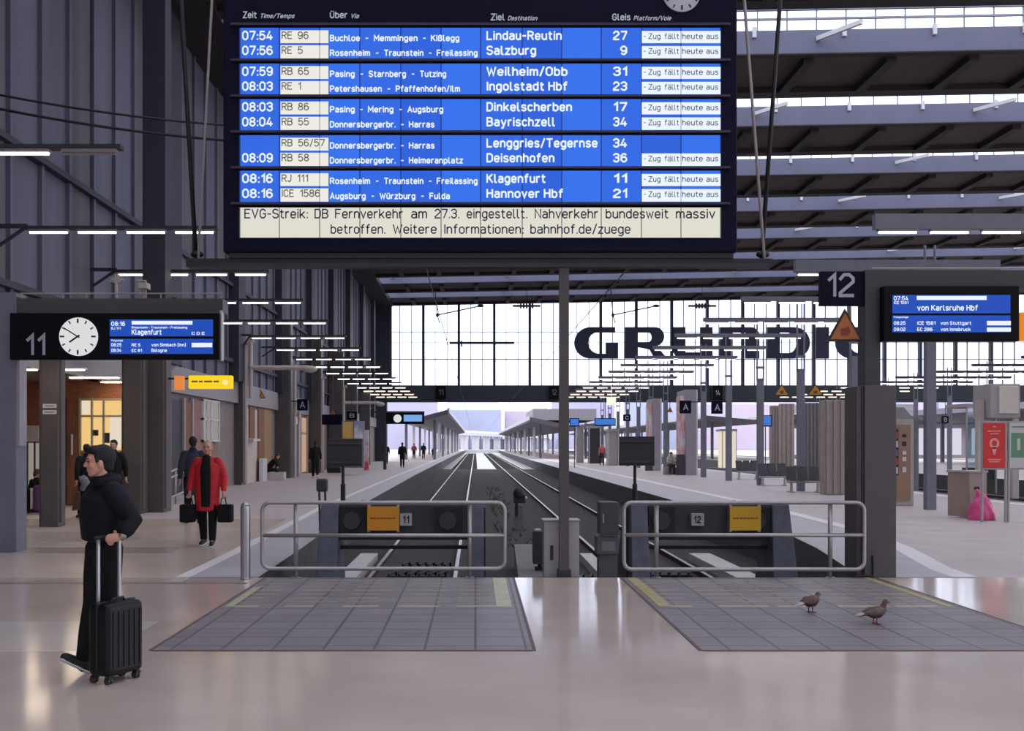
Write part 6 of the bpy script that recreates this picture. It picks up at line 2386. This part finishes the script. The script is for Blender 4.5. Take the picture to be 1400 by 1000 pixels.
# hood / collar roll behind the neck
hd = MB()
for a0 in range(-5, 6):
    an0, an1 = a0 * 0.42, (a0 + 1) * 0.42
    c0 = J['neck'] + Vector((0, 0, 0.005))
    bk = -f_
    p0 = c0 + (bk * math.cos(an0) + lf * math.sin(an0)) * 0.085 + Vector((0, 0, 0.02 * math.cos(an0)))
    p1 = c0 + (bk * math.cos(an1) + lf * math.sin(an1)) * 0.085 + Vector((0, 0, 0.02 * math.cos(an1)))
    hd.limb([p0, p1], [0.042, 0.042], 10)
fuse(hd, 'collar', JN, man, 0.009, 3)
eb = MB()
eb.ell(P(152.4, 634.5, 8.035) - L0, (0.008, 0.008, 0.012))
eb.build('earbud', M_white, man, smooth=True)

# trolley case
sc0 = Vector((X(158.5, 7.9), 7.9, 0))
cs = empty('trolley_case', (0, 0, 0), 'black hard-shell trolley case with extended handle held by the walking man', 'suitcase')
M_case = pm('case_black', (12, 12, 14), rough=0.45, var=0.1, spec=0.3)
W_, D_, H_ = 0.35, 0.21, 0.52
z0c = 0.055
m = MB()
m.box(-W_ / 2, W_ / 2, -D_ / 2, D_ / 2, z0c, z0c + H_)
sh = m.build('shell', M_case, cs, bevel=0.045, seg=4)
m = MB()
for k_ in range(6):
    xx = -W_ / 2 + 0.055 + k_ * 0.05
    for s in (-1, 1):
        m.box(xx - 0.009, xx + 0.009, s * (D_ / 2 - 0.002), s * (D_ / 2 + 0.006), z0c + 0.06, z0c + H_ - 0.06)
m.build('rib', M_case, sh, bevel=0.003)
m = MB()
m.box(-W_ / 2 - 0.004, W_ / 2 + 0.004, -0.008, 0.008, z0c + 0.04, z0c + H_ + 0.004)
m.build('zip_band', pm('case_zip', (40, 40, 44), rough=0.5), sh)
hz_ = Z(735, 7.9)
M_pole = pm('pole_alu', (168, 166, 172), rough=0.35, metal=0.7, var=0.04)
yb = D_ / 2 - 0.035
for s in (-1, 1):
    m = MB()
    m.box(s * 0.10 - 0.011, s * 0.10 + 0.011, yb - 0.008, yb + 0.008, z0c + H_ - 0.05, hz_ - 0.01)
    m.build('handle_pole', M_pole, cs)
m = MB()
m.limb([(-0.118, yb, hz_), (0.118, yb, hz_)], [0.016, 0.016], 10)
m.build('grip', SB, cs, smooth=True)
m = MB()
m.limb([(-0.06, -0.02, z0c + H_ + 0.004), (-0.05, -0.02, z0c + H_ + 0.022), (0.05, -0.02, z0c + H_ + 0.022), (0.06, -0.02, z0c + H_ + 0.004)], [0.009] * 4, 8)
m.build('top_handle', SB, cs, smooth=True)
for sx in (-1, 1):
    for sy in (-1, 1):
        x_, y_ = sx * (W_ / 2 - 0.045), sy * (D_ / 2 - 0.035)
        m = MB()
        m.cyl((x_, y_, 0.04), (x_, y_, z0c + 0.012), 0.02, seg=10)
        m.box(x_ - 0.022, x_ + 0.022, y_ - 0.02, y_ + 0.02, 0.036, 0.056)
        cst = m.build('caster', SB, cs)
        m = MB()
        m.cyl((x_ - 0.018, y_ + 0.008, 0.026), (x_ - 0.006, y_ + 0.008, 0.026), 0.026, seg=14)
        m.cyl((x_ + 0.006, y_ + 0.008, 0.026), (x_ + 0.018, y_ + 0.008, 0.026), 0.026, seg=14)
        m.build('wheel', pm('wheel_grey', (60, 58, 60), rough=0.4), cst)
cs.location = sc0
# width axis (0.5, 0.87), handle side facing away to the left
cs.rotation_euler = (0, 0, math.radians(62))

# ---- man in red
J = joints(1.76, 0.10, 'L', 0.0, 0.0, 0.27)
rm = person('man in an open red jacket walking towards us with a black bag in each hand', J, (SK, HG, JR, TB, SB), loc=(X(284, 18.4), 18.4, 0), heading=PI, vox=0.011, k=1.0, coat=0.36, girth=1.16, puff=1.02, detail=True, bald=True, open_front=True, hands=(1.1, 1.1))
m = MB()
m.limb([Vector((0, 0.128, 0.66)), Vector((0, 0.145, 1.0)), Vector((0, 0.155, 1.28)), Vector((0, 0.125, 1.40)), Vector((0, 0.075, 1.50))], [0.032, 0.032, 0.032, 0.03, 0.03], 14, fx=[2.5, 2.7, 2.9, 2.6, 2.2], xa=(1, 0, 0), c0=0.1)
fuse(m, 'shirt', JB, rm, 0.012, 2)
m = MB()
for s in (-1, 1):
    m.tube([Vector((s * 0.034 + 0.024 * math.cos(a_), 0.115, 1.652 + 0.017 * math.sin(a_))) for a_ in [i * PI / 5 for i in range(10)]], 0.003, 6, closed=True)
m.build('glasses', SB, rm)
for s, lab in ((1, 'left in the picture'), (-1, 'right in the picture')):
    wx = s * 0.28
    bg = empty('bag', (0, 0, 0), 'black bag in the hand of the man in red, %s' % lab, 'bag', 'black bags of the man in red')
    m = MB()
    m.box(wx - 0.09, wx + 0.16, -0.02, 0.16, 0.40, 0.70) if s > 0 else m.box(wx - 0.16, wx + 0.09, -0.02, 0.16, 0.40, 0.70)
    m.build('body', JB, bg, bevel=0.03, seg=3)
    m = MB()
    m.tube([(wx - 0.05, 0.07, 0.69), (wx - 0.03, 0.07, 0.80), (wx + 0.03, 0.07, 0.80), (wx + 0.05, 0.07, 0.69)], 0.01, 6)
    m.build('handle', JB, bg)
    bg.location = (X(284, 18.4), 18.4, 0)
    bg.rotation_euler = (0, 0, PI)

# ---- the others
def walker(px, d, H, heading, label, cols, **kw):
    st = kw.pop('stride', 0.2)
    J = joints(H, st, kw.pop('lead', 'L'), kw.pop('swing', 0.12), 0.02)
    return person(label, J, cols, loc=(X(px, d), d, kw.pop('z', 0)), heading=heading, k=H / 1.75, vox=kw.pop('vox', 0.022), **kw)


walker(119, 25.2, 1.70, PI / 2 - 0.9, 'dark haired person with grey scarf half hidden behind the walking man', (SK, HB, JB, TB, SB), vox=0.014)
walker(156, 25.9, 1.80, PI, 'person in black standing directly behind the head of the walking man', (SK2, HB, JB, TB, SB), vox=0.016, stride=0.05)
walker(264, 23.5, 1.86, 0.4, 'tall dark figure half hidden behind the man in red', (SK2, HB, pm('coat_dark_blue', (26, 30, 48), rough=0.8), TB, SB), vox=0.016, stride=0.08, coat=0.36)
walker(431, 55.0, 1.84, 0.15, 'person in black walking away on the left platform with pale shoes', (SK2, HB, JB, TB, SW), stride=0.24, coat=0.40)
walker(550, 80.0, 1.84, 0.0, 'dark figure on the left platform near the white edge line', (SK2, HB, JB, TB, SB), vox=0.028, coat=0.36)
walker(528, 95.0, 1.80, 0.0, 'dark figure far along the left platform below the distant clock sign', (SK2, HB, JB, TB, SB), vox=0.03, coat=0.36)
walker(566, 125.0, 1.80, 0.0, 'far away figure in a red top at the platform end', (SK2, HB, pm('top_dull_red', (150, 50, 62), rough=0.7), TB, SB), vox=0.035)
walker(579, 125.0, 1.86, 0.0, 'far away dark figure beside the one in red', (SK2, HB, JB, TB, SB), vox=0.035)
walker(592, 138.0, 1.30, 0.0, 'tiny dark figure furthest along the left platform', (SK2, HB, JB, TB, SB), vox=0.035)
walker(823, 88.0, 1.78, PI, 'far person in a pinkish red top on the right platform', (SK, HBR, JP, TD_, SB), vox=0.03)

# scarf and shoulder bag of the half hidden person
m = MB()
m.limb([P(114, 656, 24.9), P(118, 662, 24.86), P(113, 668, 24.86)], [0.10, 0.11, 0.07], 12)
sc_ = m.build('scarf', pm('scarf_grey', (118, 118, 126), rough=0.9, var=0.2, scale=12), None, smooth=True)
pp = [o for o in COL.objects if o.name.startswith('person') and 'grey scarf' in str(o.get('label', ''))][0]
bpy.context.view_layer.update()
sc_.parent = pp
sc_.matrix_parent_inverse = pp.matrix_world.inverted()
q_ = MB()
q_.hexa([P(98, 699, 24.8), P(110, 697, 24.8), P(110, 697, 25.05), P(98, 699, 25.05)], [P(104, 672, 24.8), P(110, 672, 24.8), P(110, 672, 25.05), P(104, 672, 25.05)])
tag(q_.build('shoulder_bag', pm('leather_brown', (84, 56, 44), rough=0.6), bevel=0.03), 'brown shoulder bag at the side of the half hidden person', 'bag')

# seated person on the left, leaning forward
def seated(px, d, heading, label, cols, seat=0.45, lean=0.25, vox=0.02):
    V = Vector
    J = {'pelvis': V((0, 0, seat + 0.08)), 'waist': V((0, lean * 0.3, seat + 0.24)), 'chest': V((0, lean * 0.8, seat + 0.42)), 'neck': V((0, lean * 1.2, seat + 0.56)), 'head': V((0, lean * 1.5, seat + 0.70))}
    for s, g in (('L', -1), ('R', 1)):
        J['hip' + s] = V((g * 0.10, 0.02, seat + 0.07)); J['knee' + s] = V((g * 0.12, 0.44, seat + 0.06)); J['ank' + s] = V((g * 0.12, 0.42, 0.085)); J['toe' + s] = V((g * 0.13, 0.58, 0.04))
        J['sho' + s] = V((g * 0.18, lean * 1.1, seat + 0.52)); J['elb' + s] = V((g * 0.22, lean * 1.2 + 0.12, seat + 0.27)); J['wri' + s] = V((g * 0.08, 0.46, seat + 0.24))
    return person(label, J, cols, loc=(X(px, d), d, 0), heading=heading, vox=vox, hf=(0, 1, -0.5))


seated(366, 51.55, -PI / 2, 'person sitting hunched on a block by the left wall, with white shoes', (SK, HBR, JB, TB, SW), seat=0.45, lean=0.32)
seated(44, 27.4, -0.6, 'person sitting low beside the purple case in the entrance', (SK2, HBR, JB, TB, SB), seat=0.25, lean=0.1)
seated(917, 62.0, PI, 'person in pale clothes sitting far back by the poster pillar', (SK, HBR, JW, TD_, SB), lean=0.1)
qb = MB(); qb.box(X(917, 62) - 0.4, X(917, 62) + 0.4, 62.0 - 0.15, 62.0 + 0.25, 0, 0.40)
tag(qb.build('seat_block', M_lgrey), 'grey seat under the pale person by the poster pillar', 'seat')
qb = MB(); qb.box(X(44, 27.4) - 0.25, X(44, 27.4) + 0.25, 27.3, 27.7, 0, 0.18)
tag(qb.build('stool', M_dark), 'low dark stool under the person in the entrance', 'seat')
qb = MB(); qb.pbox(45, 54.5, 664, 699, 26.6, 0.3)
pc = tag(qb.build('purple_case', pm('case_purple', (84, 48, 92), rough=0.5, var=0.1), bevel=0.05, seg=3), 'purple suitcase standing beside the thin left pillar', 'suitcase')
qb = MB(); qb.pbox(41.5, 44.5, 668, 696, 26.7, 0.2)
tag(qb.build('white_folder', M_white), 'white flat thing leaning on the purple suitcase', 'folder')
qb = MB(); qb.pbox(26, 41, 668, 699, 26.9, 0.3)
tag(qb.build('dark_case', JB, bevel=0.05, seg=3), 'black suitcase behind the leftmost post beside the purple one', 'suitcase')

# ------------------------------------------------------------------ pigeons
def pigeon(px, base, s, heading, label, headup, cols):
    d = DB(base)
    t = empty('pigeon', (0, 0, 0), label, 'pigeon', 'pigeons on the tiles')
    m = MB()
    V = lambda y, z: Vector((0, y * s, z * s))
    m.limb([V(-0.09, 0.125), V(-0.03, 0.12), V(0.04, 0.125), V(0.085, 0.145)], [0.035 * s, 0.060 * s, 0.064 * s, 0.045 * s], 14)
    m.limb([V(0.075, 0.15), V(0.10, 0.185 * headup), V(0.112, 0.215 * headup)], [0.042 * s, 0.030 * s, 0.026 * s], 12)
    m.ell(V(0.122, 0.226 * headup), (0.025 * s, 0.032 * s, 0.026 * s))
    m.limb([V(-0.08, 0.125), V(-0.15, 0.105), V(-0.20, 0.095)], [0.03 * s, 0.02 * s, 0.010 * s], 10, fx=[1.2, 1.8, 3.0], xa=(1, 0, 0))
    fuse(m, 'body', cols[0], t, 0.006, 2)
    for g in (-1, 1):
        m = MB()
        m.limb([Vector((g * 0.052 * s, 0.05 * s, 0.14 * s)), Vector((g * 0.058 * s, -0.03 * s, 0.132 * s)), Vector((g * 0.03 * s, -0.13 * s, 0.12 * s))], [0.036 * s, 0.04 * s, 0.012 * s], 10, fx=[0.45, 0.45, 0.5], xa=(1, 0, 0))
        m.build('wing', cols[1], t, smooth=True)
        m = MB()
        m.tube([Vector((g * 0.025 * s, 0.01 * s, 0.075 * s)), Vector((g * 0.028 * s, 0.0, 0.035 * s)), Vector((g * 0.03 * s, 0.012 * s, 0.006 * s))], [0.009 * s, 0.006 * s, 0.006 * s], 8)
        for a_ in (-0.5, 0, 0.5):
            m.tube([Vector((g * 0.03 * s, 0.012 * s, 0.006)), Vector((g * 0.03 * s + math.sin(a_) * 0.035 * s, 0.012 * s + math.cos(a_) * 0.035 * s, 0.005))], 0.004 * s, 6)
        m.tube([Vector((g * 0.03 * s, 0.012 * s, 0.006)), Vector((g * 0.03 * s, -0.015 * s, 0.005))], 0.004 * s, 6)
        m.build('leg', pm('pigeon_leg', (140, 74, 70), rough=0.6), t, smooth=True)
        m = MB()
        m.ell(Vector((g * 0.024 * s, 0.128 * s, 0.230 * s * headup)), (0.004 * s, 0.006 * s, 0.006 * s))
        m.build('eye', pm('pigeon_eye', (200, 110, 40), rough=0.3), t)
    m = MB()
    m.tube([V(0.148, 0.224 * headup), V(0.168, 0.218 * headup), V(0.176, 0.212 * headup)], [0.008 * s, 0.006 * s, 0.002 * s], 8)
    m.build('beak', pm('pigeon_beak', (60, 52, 50), rough=0.5), t)
    m = MB()
    m.limb([V(-0.12, 0.118), V(-0.19, 0.10), V(-0.215, 0.094)], [0.018 * s, 0.012 * s, 0.007 * s], 10, fx=[1.8, 3.2, 3.6], xa=(1, 0, 0))
    m.build('tail', cols[2], t, smooth=True)
    t.location = (X(px, d), d, 0.004)
    t.rotation_euler = (0, 0, heading)
    return t


PG1 = pm('pigeon_brown', (96, 70, 64), rough=0.7, var=0.25, scale=20)
PG2 = pm('pigeon_grey_brown', (110, 92, 84), rough=0.7, var=0.25, scale=20)
PG3 = pm('pigeon_pale_tail', (176, 166, 156), rough=0.7, var=0.15, scale=20)
pigeon(1108, 838.5, 0.92, -1.0, 'plump brown pigeon on the tiles, left one of two, head tucked in', 0.86, (PG1, PG1, PG3))
pigeon(1196, 854.5, 0.92, -1.35, 'grey-brown pigeon with pale tail and dark raised head, nearer one of two', 1.0, (PG1, PG2, PG3))
